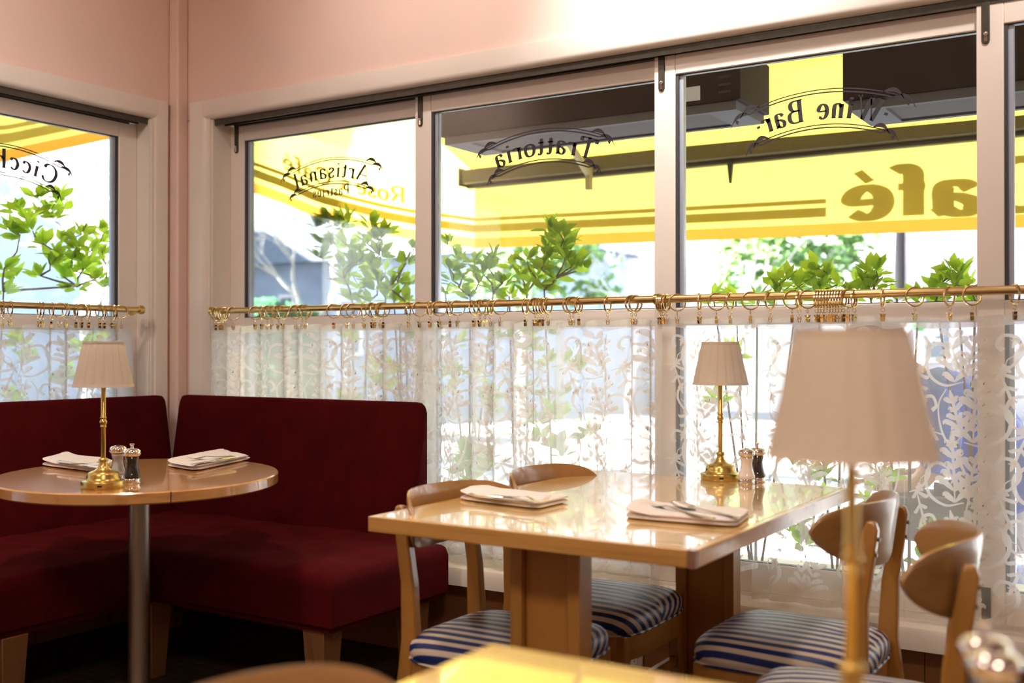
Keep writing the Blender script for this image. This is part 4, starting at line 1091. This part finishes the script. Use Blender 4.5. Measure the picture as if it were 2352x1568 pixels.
# printed stripes on the outside of the cloth
b = MB()
def stripe(s0, s1, f0, f1):
    n = max(2, int((s1 - s0) / .06)); b.grid([[AP(s0 + (s1 - s0) * i / n, f(s0 + (s1 - s0) * i / n), .0016) for f in (f0, f1)] for i in range(n + 1)])
sE = s_px(1898)
stripe(sE, SC, lambda s: .098, lambda s: .148); stripe(sE, SC, lambda s: .168, lambda s: .192)
stripe(SC, cum[-1], lambda s: .098, lambda s: .150); stripe(SC, cum[-1], lambda s: .170, lambda s: .194)
stripe(0, s_px(2352) - 1.6, lambda s: .098, lambda s: .148); stripe(0, s_px(2352) - 1.6, lambda s: .168, lambda s: .192)
b.build('printed_stripes', M['print'], aw, label='olive printed double stripe')
b = MB(); H = .236; XS = 1.85
st, w = text_strokes("Rose's Café", H, .235, gap=.035)
sEnd = s_px(1958)      # the e-acute ends here; text runs right to left seen from inside
for P, Ws in st: strip(b, P, Ws, lambda u, v: AP(sEnd - (w - H * .12) * XS + u * XS, v * 1.03 + .084, .0016))
b.build('lettering', M['print'], aw, label='olive shop name lettering on the front valance')
b = MB(); H2 = .102
st, w = text_strokes("Rose's Café", H2, .19, gap=.05)
sa, sb_ = s_px(930), s_px(645)
for P, Ws in st:
    strip(b, P, Ws, lambda u, v: AP(sa + (sb_ - sa) * u / w, v * 1.0 + .222, .0016))
b.build('lettering', M['print'], aw, label='small olive shop name lettering on the corner valance')
b = MB(); zb = .385
b.bb(0.0, 8.5, AY - .11, AY - .010, 2.175, 2.262); b.bb(-.02, .0, AY - .12, AY - .005, 2.16, 2.275); b.bb(0, 8.5, AY - .055, AY - .012, 2.150, 2.176)
b.build('front_bar', M['bar'], aw, bevel=.006)
for px in (1258, 2420):
    x = hy(px, 380, AY - .6).x
    b = MB(); b.tube([(x, AY - .14, 2.16), (x - .0, AY - .9, 2.62), (x, .20, 2.95)], .022, 8); b.box((x, AY - .13, 2.13), (.03, .035, .13)); b.build('folding_arm', M['pole_beige'], aw)
xk = hy(1679, 390, AY - .05).x
b = MB(); b.loft([[Vector((xk + a * .014, AY - .06 + c * .014, 2.16)) for a, c in ((-1, -1), (1, -1), (1, 1), (-1, 1))], [Vector((xk + a * .006, AY - .06 + c * .006, 2.045)) for a, c in ((-1, -1), (1, -1), (1, 1), (-1, 1))]]); b.build('latch', M['dark'], aw)

# ------------------------------------------------------------------ patio heaters under the awning
def heater(label, x0, x1, y0, zb, zt, endpanel=None):
    c = Vector(((x0 + x1) / 2, y0 + .17, zb)); t = thing('patio_heater', label, 'heater', c, 0, 'dark overhead heaters under the awning'); h = (x1 - x0) / 2
    b = MB(); b.bb(-h, h, -.17, .17, .035, zt - zb); b.build('housing', M['heater'], t, bevel=.004)
    b = MB()
    b.bb(-h + .02, h - .02, -.16, -.13, 0, .034); b.bb(-h + .02, h - .02, .13, .16, 0, .034); b.bb(-h + .02, -h + .14, -.13, .13, 0, .034); b.bb(h - .14, h - .02, -.13, .13, 0, .034); b.build('rim', M['rimgrey'], t)
    b = MB(); b.bb(-h + .14, h - .14, -.13, .13, .008, .026); b.build('grille', M['grille'], t)
    b = MB()
    for s in (-1, 1): b.tube([(s * h * .7, 0, zt - zb), (s * h * .7, 0, 2.95 - zb if y0 < .6 else 2.8 - zb)], .010, 8)
    b.build('hanger', M['track'], t)
    if endpanel:
        b = MB()
        for k in range(6): b.box((h - .06, -.172, .07 + k * .028), (.05, .006, .010), Matrix.Rotation(.5, 3, 'X'))
        b.build('louvre', M['dark'], t)
        b = MB(); b.bb(h - .30, h - .16, -.1735, -.1702, .05, .105); b.build('rating_label', M['alu'], t)
    return t
z1 = hy(1505, 252, .62).z
heater('long dark overhead heater with perforated grille seen through the Trattoria and Wine Bar panes', hy(1010, 310, .62).x, hy(1700, 230, .62).x, .62, z1 - .035, z1 + .20, True)
z2 = hy(2245, 195, .62).z
heater('dark overhead heater at the upper right, behind the W of the Wine Bar sign', hy(1935, 220, .62).x, 4.3, .62, z2 - .035, z2 + .28)

# ------------------------------------------------------------------ planting outside
def leafmesh(b, p, d, L, W, r, mi=0):
    d = d.normalized(); s = d.cross(Vector((0, 0, 1)))
    if s.length < .05: s = Vector((1, 0, 0))
    s.normalize(); u = s.cross(d); a = r.uniform(-.9, .9); s2 = s * math.cos(a) + u * math.sin(a); u2 = s2.cross(d)
    pts = [p, p + d * L * .3 + s2 * W * .42 + u2 * L * .04, p + d * L * .62 + s2 * W * .46 + u2 * L * .02, p + d * L - u2 * L * .08, p + d * L * .62 - s2 * W * .46 + u2 * L * .02, p + d * L * .3 - s2 * W * .42 + u2 * L * .04, p + d * L * .33 - u2 * L * .03, p + d * L * .65 - u2 * L * .04]
    b.add(pts, [(0, 1, 6), (1, 2, 7, 6), (2, 3, 7), (0, 6, 5), (6, 7, 4, 5), (7, 3, 4)], mi)
def shrub(label, clusters, base, L=.075, seed=1, mat='leaf', nl=(8, 12), gz=-.05, body=None, dens=0):
    """clusters: world points; stems join them to base points"""
    r = random.Random(seed); c = sum(clusters, Vector()) / len(clusters); c.z = gz
    t = thing('shrub', label, 'shrub', c, 0, 'leafy shrubs outside the windows'); f = MB(); s = MB()
    allc = list(clusters)
    if body:
        x0, x1, y0, y1, za, zb = body
        for _ in range(dens): allc.append(Vector((r.uniform(x0, x1), r.uniform(y0, y1), r.uniform(za, zb))))
    for p in allc:
        p = p - c; up = Vector((r.uniform(-.3, .3), r.uniform(-.3, .3), 1))
        for k in range(r.randint(*nl)):
            a = r.uniform(0, 2 * PI); e = r.uniform(-.15, 1.25)
            d = Vector((math.cos(a) * math.cos(e), math.sin(a) * math.cos(e), math.sin(e))) + up * .15
            l = L * r.uniform(.65, 1.15); leafmesh(f, p + d * .012 + Vector((0, 0, -.02 * r.random())), d, l, l * .52, r)
    pts = sorted(clusters, key=lambda q: q.z)
    for i, p in enumerate(pts):
        cand = [q for q in pts[:i] if q.z < p.z - .03 and (q - p).length < .45]
        q = min(cand, key=lambda q: (q - p).length + .6 * abs(q.x - p.x)) if cand else min(base, key=lambda q: abs(q.x - p.x))
        k = 1 - i / len(pts); m = p.lerp(q, .5) + Vector((r.uniform(-.02, .02), r.uniform(-.02, .02), 0))
        s.tube([p - c, m - c, q - c], [.0016 + .002 * k, .0022 + .003 * k, .0028 + .004 * k], 5)
    s.build('stems', M['bark'], t); f.build('foliage', M[mat], t, sharp=80)
    return t
def PT(L, plane, v, sp=.10, seed=3):
    r = random.Random(seed); return [hit(plane, px, py, v + r.uniform(-sp, sp)) for px, py in L]
LW = [(88, 452), (134, 456), (42, 480), (61, 506), (25, 524), (112, 480), (146, 480), (46, 540), (84, 492), (120, 500), (75, 530), (189, 537), (240, 532), (153, 556), (178, 566), (228, 556), (166, 594), (204, 594), (242, 606), (115, 606), (10, 616), (33, 638), (8, 668), (92, 633), (143, 633), (215, 633), (178, 657), (242, 657), (210, 575), (190, 620), (222, 640), (130, 585), (160, 620), (100, 560), (235, 580)]
shrub('bright green leafy shrub outside the left wall window', PT(LW, 0, -.62, .12), [Vector((-.62, -.20, .3)), Vector((-.6, -.55, .3))], .080, 2, 'leaf2', (9, 13), body=(-.85, -.45, -1.1, .25, .35, 1.25), dens=60)
SB = [(727, 522), (752, 508), (798, 503), (852, 520), (880, 538), (735, 590), (744, 560), (770, 560), (799, 565), (828, 576), (847, 558), (872, 585), (818, 604), (789, 614), (856, 614), (885, 624), (799, 652), (828, 662), (866, 662), (895, 662), (809, 687), (850, 690), (885, 682), (933, 652), (945, 566), (933, 604), (915, 640), (905, 690), (780, 520), (870, 550), (930, 690), (790, 640), (840, 640), (875, 645)]
shrub('green shrub rising behind the Artisanal Pastries pane, dark against the sunlit awning', PT(SB, 1, .62, .10, 4), [Vector((.50, .62, .2)), Vector((.72, .65, .2)), Vector((.85, .62, .2))], .082, 5, 'leaf', (8, 11), body=(.45, 1.05, .45, .8, .35, 1.25), dens=34)
SCc = [(1033, 561), (1055, 595), (1088, 599), (1133, 590), (1122, 617), (1066, 628), (1033, 617), (1177, 606), (1210, 595), (1199, 639), (1155, 650), (1099, 650), (1055, 661), (1022, 672), (1133, 672), (1265, 528), (1283, 533), (1298, 550), (1314, 550), (1287, 568), (1265, 550), (1310, 572), (1256, 572), (1261, 595), (1298, 595), (1332, 606), (1341, 617), (1314, 612), (1243, 617), (1276, 639), (1232, 639), (1080, 680), (1170, 680), (1210, 670), (1110, 630), (1040, 645), (1250, 665)]
shrub('green shrub with one tall upright sprig behind the Trattoria pane', PT(SCc, 1, .62, .10, 6), [Vector((1.15, .62, .2)), Vector((1.40, .65, .2)), Vector((1.58, .62, .2))], .072, 7, 'leaf', (8, 12), body=(1.12, 1.75, .45, .8, .35, 1.25), dens=50)
SD = [(1640, 690), (1690, 688), (1740, 690), (1782, 650), (1806, 640), (1833, 657), (1851, 647), (1878, 616), (1882, 640), (1899, 637), (1923, 654), (1885, 657), (1790, 670), (1830, 680), (1880, 680), (1999, 616), (2013, 623), (1989, 647), (2016, 640), (1971, 657), (2006, 657), (1950, 680), (2000, 685), (2060, 685), (2110, 690)]
shrub('low lime green hedge plant tips above the rod behind the Wine Bar pane', PT(SD, 1, .62, .08, 8), [Vector((2.45, .62, .2)), Vector((2.75, .62, .2)), Vector((3.0, .62, .2))], .068, 9, 'leaf2', (8, 11), body=(2.25, 3.05, .45, .8, .40, 1.22), dens=30)
SE = [(2165, 647), (2189, 619), (2206, 633), (2227, 650), (2196, 650), (2154, 661), (2200, 680), (2150, 690), (2240, 690)]
shrub('small lime green sprig just left of the rightmost window stile', PT(SE, 1, .62, .06, 9), [Vector((3.22, .62, .2)), Vector((3.3, .62, .3))], .066, 10, 'leaf2', (8, 11))
b = MB(); b.bb(.3, 6.3, .42, .84, -.1, .33); tag(b.build('planter_box', M['bwhite'], None), 'long pale planter box outside the street windows', 'planter')
b = MB(); b.bb(-.9, -.4, -2.2, .3, -.1, .33); tag(b.build('planter_box', M['bwhite'], None), 'pale planter box outside the left wall window', 'planter')

# ------------------------------------------------------------------ street background
b = MB(); b.bb(-60, 60, .2, 80, -.25, -.1); b.bb(-60, -.2, -40, .2, -.25, -.1); struct('ground', b, M['asphalt'])
def far(px, py, Y): return hy(px, py, Y)
def house(name, label, x0, x1, y0, y1, h, mat, wins, roofm=None, roofh=0):
    t = thing(name, label, 'building', ((x0 + x1) / 2, (y0 + y1) / 2, -.1)); c = Vector(((x0 + x1) / 2, (y0 + y1) / 2, -.1))
    b = MB(); b.bb(x0 - c.x, x1 - c.x, y0 - c.y, y1 - c.y, 0, h); b.build('wall', M[mat], t)
    for (a, z, w, hh) in wins:
        b = MB(); b.bb(a - c.x, a + w - c.x, y0 - c.y - .06, y0 - c.y - .001, z, z + hh); f = b.build('window', M['bwhite'], t)
        b = MB(); b.bb(a - c.x + .08, a + w - c.x - .08, y0 - c.y - .075, y0 - c.y - .061, z + .08, z + hh - .08); b.build('pane', M['bwin'], f)
    if roofm:
        b = MB(); o = .3; hx_ = (x1 - x0) / 2 + o; hy_ = (y1 - y0) / 2 + o
        b.add([(-hx_, -hy_, h), (hx_, -hy_, h), (hx_, hy_, h), (-hx_, hy_, h), (-hx_ + 1.5, 0, h + roofh), (hx_ - 1.5, 0, h + roofh)], [(0, 1, 5, 4), (1, 2, 5), (2, 3, 4, 5), (3, 0, 4), (0, 3, 2, 1)]); b.build('roof', M[roofm], t)
    return t
def HX(px, Y): return hy(px, 750, Y).x
x0, x1 = HX(1535, 17.5), HX(2020, 17.5)
house('house', 'white stucco building across the street behind the Wine Bar pane', x0, x1, 17.5, 23, 7.5, 'bwhite', [(x0 + 2.6, 1.0, .7, 1.3), (x0 + 3.9, 1.0, .5, 1.1)] )
x0, x1 = HX(2080, 18.5), HX(2500, 18.5)
house('house', 'brown shingled house with blue windows at the far right', x0, x1, 18.5, 24, 5.2, 'bbrown', [(x0 + .3, 1.0, .6, 1.5), (x0 + 2.2, 1.0, .6, 1.5), (x0 + 4.0, 1.0, .6, 1.5)], 'bslate', 2)
x0, x1 = HX(400, 15), HX(1320, 15)
house('house', 'blue grey house behind the bare trees and the Artisanal Pastries pane', x0, x1, 15, 20, 3.2, 'bblue', [(x0 + 1.8, 1.1, .7, 1.5), (x0 + 3.6, .8, .5, 1.7), (x0 + 5.4, 1.1, .7, 1.3), (x0 + 7.6, 1.1, .7, 1.3)], 'bslate', 1.7)
house('house', 'pale blue panelled building beyond the left wall window', -33, -20, 10.5, 16, 6.0, 'bpale', [(-31, 1.2, 1.0, 2.2), (-28.2, 1.4, 1.2, 2.0), (-25.5, 1.2, 1.0, 2.0), (-22.5, 1.4, 1.0, 1.8)], 'bslate', 1.5)
house('house', 'unseen tall building added outside the frame to shade the side awning', -18, -12, -14, 1.15, 13, 'bpale', [])  # added out of view to block sun from side awning, shrubs and room
def tree(label, base, h, trunk, crown, mat, seed, bare=False, bark='pale_bark', n=260, ls=.22, kind='street_tree'):
    r = random.Random(seed); t = thing(kind, label, 'tree', base); s = MB(); f = MB()
    def br(p, d, L, rad, lvl):
        q = p + d * L; m = p.lerp(q, .5) + Vector((r.uniform(-.06, .06), r.uniform(-.06, .06), 0)) * L
        s.tube([p, m, q], [rad, rad * .8, rad * .62], 6)
        if lvl == 0: return
        for k in range(r.choice((2, 3, 3))):
            a = r.uniform(0, 2 * PI); tl = r.uniform(.35, .75); o = d.orthogonal().normalized(); o2 = d.cross(o)
            nd = (d * math.cos(tl) + (o * math.cos(a) + o2 * math.sin(a)) * math.sin(tl)); nd.z += .12; nd.normalize()
            br(q, nd, L * r.uniform(.62, .82), rad * .62, lvl - 1)
    br(Vector((0, 0, 0)), Vector((r.uniform(-.05, .05), 0, 1)).normalized(), trunk, .028 * h, 6 if bare else 3)
    s.build('trunk', M[bark], t)
    if not bare:
        cx, cy, cz0, rx, ry, rz_ = crown
        blobs = [Vector((r.uniform(-.75, .75) * rx, r.uniform(-.75, .75) * ry, r.uniform(-.7, .8) * rz_)) for _ in range(14)]
        for _ in range(n):
            q = r.choice(blobs) + Vector((r.gauss(0, .22) * rx, r.gauss(0, .22) * ry, r.gauss(0, .2) * rz_)) + Vector((cx, cy, cz0))
            for k in range(5):
                a = r.uniform(0, 2 * PI); e = r.uniform(-.6, 1.2); leafmesh(f, q, Vector((math.cos(a) * math.cos(e), math.sin(a) * math.cos(e), math.sin(e))), ls * r.uniform(.6, 1.2), ls * .5, r)
        f.build('foliage', M[mat], t, sharp=80)
    return t
p = far(1700, 800, 13); tree('leafy pale green street tree behind the Wine Bar pane', (p.x + .1, 13, -.1), 3.2, 1.35, (.4, 0, 2.6, 1.5, 1.1, .95), 'far_leaf', 21, n=420, ls=.20)
p = far(1450, 800, 12); tree('bare pale street tree left of the middle window stile', (p.x, 12, -.1), 2.6, .95, None, None, 22, True, 'grey_bark')
p = far(705, 800, 10); tree('bare pale street tree behind the Artisanal Pastries pane', (p.x, 10, -.1), 3.4, 1.4, None, None, 23, True, 'pale_bark')
p = far(2055, 800, 15); tree('bare purple grey bush in front of the white building', (p.x, 15, -.1), 2.0, .6, None, None, 24, True, 'bbrown')
p = far(1200, 640, 11.5); tree('soft green street tree behind the tall shrub sprig', (p.x, 11.5, -.1), 3, 1.4, (0, 0, 2.5, 1.5, 1, .8), 'far_leaf', 26, n=380, ls=.2)
M['blossom'] = cloth('white_blossom', (.85, .82, .84), 0, .5, noise_amt=.1, nscale=3)
p = hx(190, 800, -9); tree('white blossoming tree outside the left wall window', (-9, p.y, -.1), 3.4, 1.6, (0, 0, 3.2, 1.1, 1.0, 1.6), 'blossom', 27, n=520, ls=.17)
def hedge(label, px, Y, w, h, seed, ax=1):
    p = hit(ax, px, 700, Y); r = random.Random(seed); b = MB(); c = Vector((p.x, p.y, -.1))
    for _ in range(1500):
        u, v, q = r.uniform(-1, 1), r.uniform(-1, 1), r.uniform(0, 1)
        k = 1 - .25 * q ** 3; sgn = r.choice((0, 1, 2))
        if sgn == 0: pt = Vector((u * w * k, -w * .7 * k, q * h))
        elif sgn == 1: pt = Vector((u * w * k, v * w * .7 * k, h * (1 - .12 * (u * u + v * v))))
        else: pt = Vector((r.choice((-1, 1)) * w * k, v * w * .7, q * h))
        a = r.uniform(0, 2 * PI); e = r.uniform(-.5, 1.4); leafmesh(b, pt, Vector((math.cos(a) * math.cos(e), math.sin(a) * math.cos(e), math.sin(e))), .14, .08, r)
    b.box((0, 0, h / 2 - .03), (w * 1.8, w * 1.2, h * .92))
    return tag(b.build('hedge', M['hedge'], loc=c), label, 'hedge')
hedge('clipped green hedge behind the Artisanal Pastries pane', 612, 9.0, .75, 1.95, 31)
# fence
p = far(705, 690, 12.5); t = thing('picket_fence', 'pale blue picket fence beyond the bare tree', 'fence', (p.x, 12.5, -.1))
b = MB()
for k in range(16): b.bb(-1.0 + k * .13, -1.0 + k * .13 + .07, -.02, .02, 0, 1.75)
b.build('pickets', M['alu'], t); b = MB(); b.bb(-1.05, 1.05, .021, .05, .4, .5); b.bb(-1.05, 1.05, .021, .05, 1.3, 1.4); b.build('rails', M['alu'], t)
p0 = far(2050, 700, 9); t = tag(MB().tube([(0, 0, 0), (.13, 0, 3.4)], .035, 10).build('street_pole', M['bwhite'], loc=(p0.x - .1, 9, -.1)), 'slanting white street pole behind the Wine Bar pane', 'pole')
p0 = far(1600, 700, 7); tag(MB().bb(-.17, .17, -.17, .17, 0, 2.6).build('porch_column', M['bwhite'], loc=(p0.x, 7, -.1), bevel=.01), 'square white column just right of the middle window stile', 'column')
p0 = far(2110, 700, 8); t = thing('bollard', 'teal topped street bollard behind the Wine Bar pane', 'bollard', (p0.x, 8, -.1))
MB().lathe([(.05, 0), (.045, 1.42)], n=16).build('post', M['bwhite'], t); MB().sphere((0, 0, 1.47), .065).build('cap', M['hedge'], t)

# ------------------------------------------------------------------ person outside behind the lace
def person():
    base = Vector((3.11, 1.20, -.1)); t = thing('person', 'person in blue shirt and brown trousers seated outside behind the lace curtain', 'person', base)
    def skin(name, J, E, mat, lv=2):
        me = bpy.data.meshes.new(name); me.from_pydata([Vector(j[:3]) - Vector((0, 0, 0)) for j in J], E, []); o = bpy.data.objects.new(name, me); COL.objects.link(o); o.parent = t
        o.modifiers.new('skin', 'SKIN'); sv = me.skin_vertices[0].data
        for i, j in enumerate(J): sv[i].radius = (j[3], j[4] if len(j) > 4 else j[3]); sv[i].use_root = (i == 0)
        sb = o.modifiers.new('sub', 'SUBSURF'); sb.levels = lv; sb.render_levels = lv; me.materials.append(mat)
        for pl_ in me.polygons: pl_.use_smooth = True
        return o
    # faces towards -x (left in the photo), seated, leaning forward a little
    body = skin('body', [(.10, 0, .58, .13, .12), (.08, 0, .74, .12, .13), (.01, 0, .90, .12, .15), (-.07, 0, 1.02, .10, .15), (-.16, 0, 1.07, .045), (-.23, 0, 1.10, .055),
        (-.31, 0, 1.14, .088, .075), (-.34, 0, 1.21, .085, .075),
        (-.07, -.17, 1.00, .055), (-.04, -.21, .84, .045), (-.13, -.19, .70, .036), (-.26, -.14, .68, .030), (-.33, -.11, .68, .026, .034),
        (-.07, .17, 1.00, .055), (-.04, .21, .84, .045), (-.13, .19, .70, .036), (-.26, .14, .68, .030), (-.33, .11, .68, .026, .034),
        (.05, -.10, .55, .090), (-.15, -.11, .56, .078), (-.34, -.12, .56, .062), (-.36, -.12, .30, .052), (-.37, -.12, .06, .036), (-.45, -.13, .035, .030),
        (.05, .10, .55, .090), (-.15, .11, .56, .078), (-.34, .12, .56, .062), (-.36, .12, .30, .052), (-.37, .12, .06, .036), (-.45, .13, .035, .030)],
        [(0, 1), (1, 2), (2, 3), (3, 4), (4, 5), (5, 6), (6, 7), (3, 8), (8, 9), (9, 10), (10, 11), (11, 12), (3, 13), (13, 14), (14, 15), (15, 16), (16, 17), (0, 18), (18, 19), (19, 20), (20, 21), (21, 22), (22, 23), (0, 24), (24, 25), (25, 26), (26, 27), (27, 28), (28, 29)], M['skin'])
    skin('shirt', [(.10, 0, .56, .150, .145), (.08, 0, .74, .140, .150), (.01, 0, .90, .150, .175), (-.07, 0, 1.03, .118, .170), (-.17, 0, 1.09, .080, .080), (-.07, -.175, 1.00, .068), (-.04, -.215, .85, .060), (-.10, -.205, .745, .052), (-.07, .175, 1.00, .068), (-.04, .215, .85, .060), (-.10, .205, .745, .052)],
        [(0, 1), (1, 2), (2, 3), (3, 4), (3, 5), (5, 6), (6, 7), (3, 8), (8, 9), (9, 10)], M['shirt'])
    skin('trousers', [(.09, 0, .55, .150, .14), (.03, -.10, .55, .105), (-.15, -.11, .56, .092), (-.345, -.12, .56, .074), (-.36, -.12, .30, .066), (-.37, -.12, .10, .055), (.03, .10, .55, .105), (-.15, .11, .56, .092), (-.345, .12, .56, .074), (-.36, .12, .30, .066), (-.37, .12, .10, .055)],
        [(0, 1), (1, 2), (2, 3), (3, 4), (4, 5), (0, 6), (6, 7), (7, 8), (8, 9), (9, 10)], M['trousers'])
    b = MB(); b.sphere((-.322, 0, 1.215), .108, 20, 12, (.98, .82, .98)); hm = b
    hm.f = [f for f in hm.f if sum(hm.v[i][2] for i in f) / len(f) > 1.18 or sum(hm.v[i][0] for i in f) / len(f) > -.30]; hm.m = [0] * len(hm.f)
    hm.build('hair', M['hair'], t)
    for s in (-1, 1):
        MB().sphere((-.412, s * .030, 1.175), .011, 10, 8).build('eye', M['bwhite'], t)
        for k in range(4):
            L = (.034, .040, .038, .030)[k]; yy = -.13 + .0 if s < 0 else .13
            y = s * (.110 + (k - 1.5) * .013)
            MB().tube([(-.35, y, .682), (-.35 - L * .5, y, .680), (-.35 - L * .9, y, .668), (-.35 - L, y, .655)], [.008, .008, .007, .006], 8).build('finger', M['skin'], t)
        MB().tube([(-.325, s * .085, .685), (-.345, s * .072, .683), (-.365, s * .070, .676)], [.009, .009, .007], 8).build('thumb', M['skin'], t)
    MB().sphere((-.424, 0, 1.152), .014, 10, 8, (1, .8, 1.3)).build('nose', M['skin'], t)
    t.scale = (1.12, 1.12, 1.06)
    return base
pb = person()
t = thing('patio_chair', 'blue metal patio chair under the seated person outside', 'chair', (pb.x + .08, pb.y, -.1))
MB().bb(-.24, .20, -.22, .22, .375, .395).build('seat', M['bluechair'], t, bevel=.006); MB().bb(.20, .22, -.21, .21, .60, .90).build('backrest', M['bluechair'], t, bevel=.006)
for sx, sy in ((-1, -1), (1, -1), (1, 1), (-1, 1)): MB().tube([(sx * .2, sy * .19, 0), (sx * .2 + (.01 if sx > 0 else 0), sy * .19, .385 if sx < 0 else .88)], .011, 8).build('leg', M['bluechair'], t)

# ------------------------------------------------------------------ lights and sky
w = bpy.data.worlds.new('sky'); sc.world = w; w.use_nodes = True; nt = w.node_tree; N = nt.nodes; N.clear()
out = N.new('ShaderNodeOutputWorld'); bg = N.new('ShaderNodeBackground'); tc = N.new('ShaderNodeTexCoord'); sp = N.new('ShaderNodeSeparateXYZ'); cr = N.new('ShaderNodeValToRGB')
lnk(nt, tc.outputs['Generated'], sp.inputs[0]); lnk(nt, sp.outputs['Z'], cr.inputs['Fac'])
cr.color_ramp.elements[0].position = 0; cr.color_ramp.elements[0].color = (.98, .98, 1, 1); cr.color_ramp.elements[1].position = .7; cr.color_ramp.elements[1].color = (.62, .78, 1, 1)
lnk(nt, cr.outputs[0], bg.inputs['Color']); bg.inputs['Strength'].default_value = 4.0; lnk(nt, bg.outputs[0], out.inputs['Surface'])
sd = bpy.data.lights.new('sun', 'SUN'); sd.energy = 105; sd.angle = math.radians(.6); sd.color = (1, .95, .86); so = bpy.data.objects.new('sun', sd); COL.objects.link(so)
so.rotation_euler = Vector((-.90, -.02, .42)).to_track_quat('Z', 'Y').to_euler(); so.location = (-5, 5, 8)
def area(name, loc, tgt, sx, sy, e, col):
    l = bpy.data.lights.new(name, 'AREA'); l.shape = 'RECTANGLE'; l.size = sx; l.size_y = sy; l.energy = e; l.color = col
    o = bpy.data.objects.new(name, l); COL.objects.link(o); o.location = loc; o.rotation_euler = (Vector(loc) - Vector(tgt)).to_track_quat('Z', 'Y').to_euler(); return o
# wall-washing fittings of the dining room, above the frame
def washer(x, y, tx, ty, tz, e, ang=100, col=(1, .90, .82)):
    l = bpy.data.lights.new('wall_washer', 'SPOT'); l.energy = e; l.spot_size = math.radians(ang); l.spot_blend = .9; l.color = col; l.shadow_soft_size = .06
    o = bpy.data.objects.new('wall_washer', l); COL.objects.link(o); o.location = (x, y, 3.02); o.rotation_euler = (Vector((x, y, 3.02)) - Vector((tx, ty, tz))).to_track_quat('Z', 'Y').to_euler()
    t = thing('track_spotlight', 'small white ceiling spotlight aimed at the wall, above the frame', 'spotlight', (x, y, RH - .001), 0, 'ceiling spotlights'); MB().lathe([(.045, -.06), (.05, -.055), (.05, 0)], n=20).build('canister', M['white'], t)
washer(2.55, -.62, 2.5, 0, 2.45, 85, 80, (1, .95, .90))
washer(3.6, -.75, 3.5, 0, 2.5, 40, 90)
washer(1.6, -1.0, 1.6, 0, 2.5, 26, 110)
washer(1.1, -2.3, 0, -2.0, 2.5, 62, 115)
def fill_downlight(x, y, e, ang=75):  # unseen spots added to brighten tabletops, napkins and the bench seat
    l = bpy.data.lights.new('fill_downlight', 'SPOT'); l.energy = e; l.spot_size = math.radians(ang); l.spot_blend = .8; l.color = (1, .86, .72); l.shadow_soft_size = .12
    o = bpy.data.objects.new('fill_downlight', l); COL.objects.link(o); o.location = (x, y, RH - .08)
    t = thing('fill_downlight_fitting', 'unseen round white fitting added to brighten the tables, above the frame', 'fill_downlight', (x, y, RH - .001), 0, 'added ceiling downlights'); MB().lathe([(.10, 0), (.105, -.01), (.14, -.012), (.14, 0)], n=24, caps=False).build('trim_ring', M['white'], t)
fill_downlight(1.2, -1.5, 55); fill_downlight(2.7, -1.3, 60); fill_downlight(3.9, -3.6, 12)
for i, (x, y) in enumerate(((1.8, -3.6), (4.4, -3.6))):
    t = thing('fill_ceiling_light', 'unseen square flush ceiling light added as fill for the dining room', 'ceiling light', (x, y, RH - .001), 0, 'added ceiling lights'); MB().bb(-.32, .32, -.32, .32, -.03, 0).build('frame', M['white'], t)
    area('fill_ceiling_lamp', (x, y, RH - .04), (x, y, 0), .55, .55, 22, (1, .88, .76))  # unseen overhead fill added to raise the ambient light indoors

# ------------------------------------------------------------------ render settings
sc.view_settings.view_transform = 'Standard'; sc.view_settings.look = 'None'; sc.view_settings.gamma = 1; sc.view_settings.use_curve_mapping = False
sc.view_settings.exposure = .72
cy = sc.cycles
cy.use_denoising = True; cy.max_bounces = 10; cy.diffuse_bounces = 5; cy.glossy_bounces = 4; cy.transmission_bounces = 6; cy.transparent_max_bounces = 28
cy.caustics_reflective = False; cy.caustics_refractive = False; cy.sample_clamp_indirect = 8
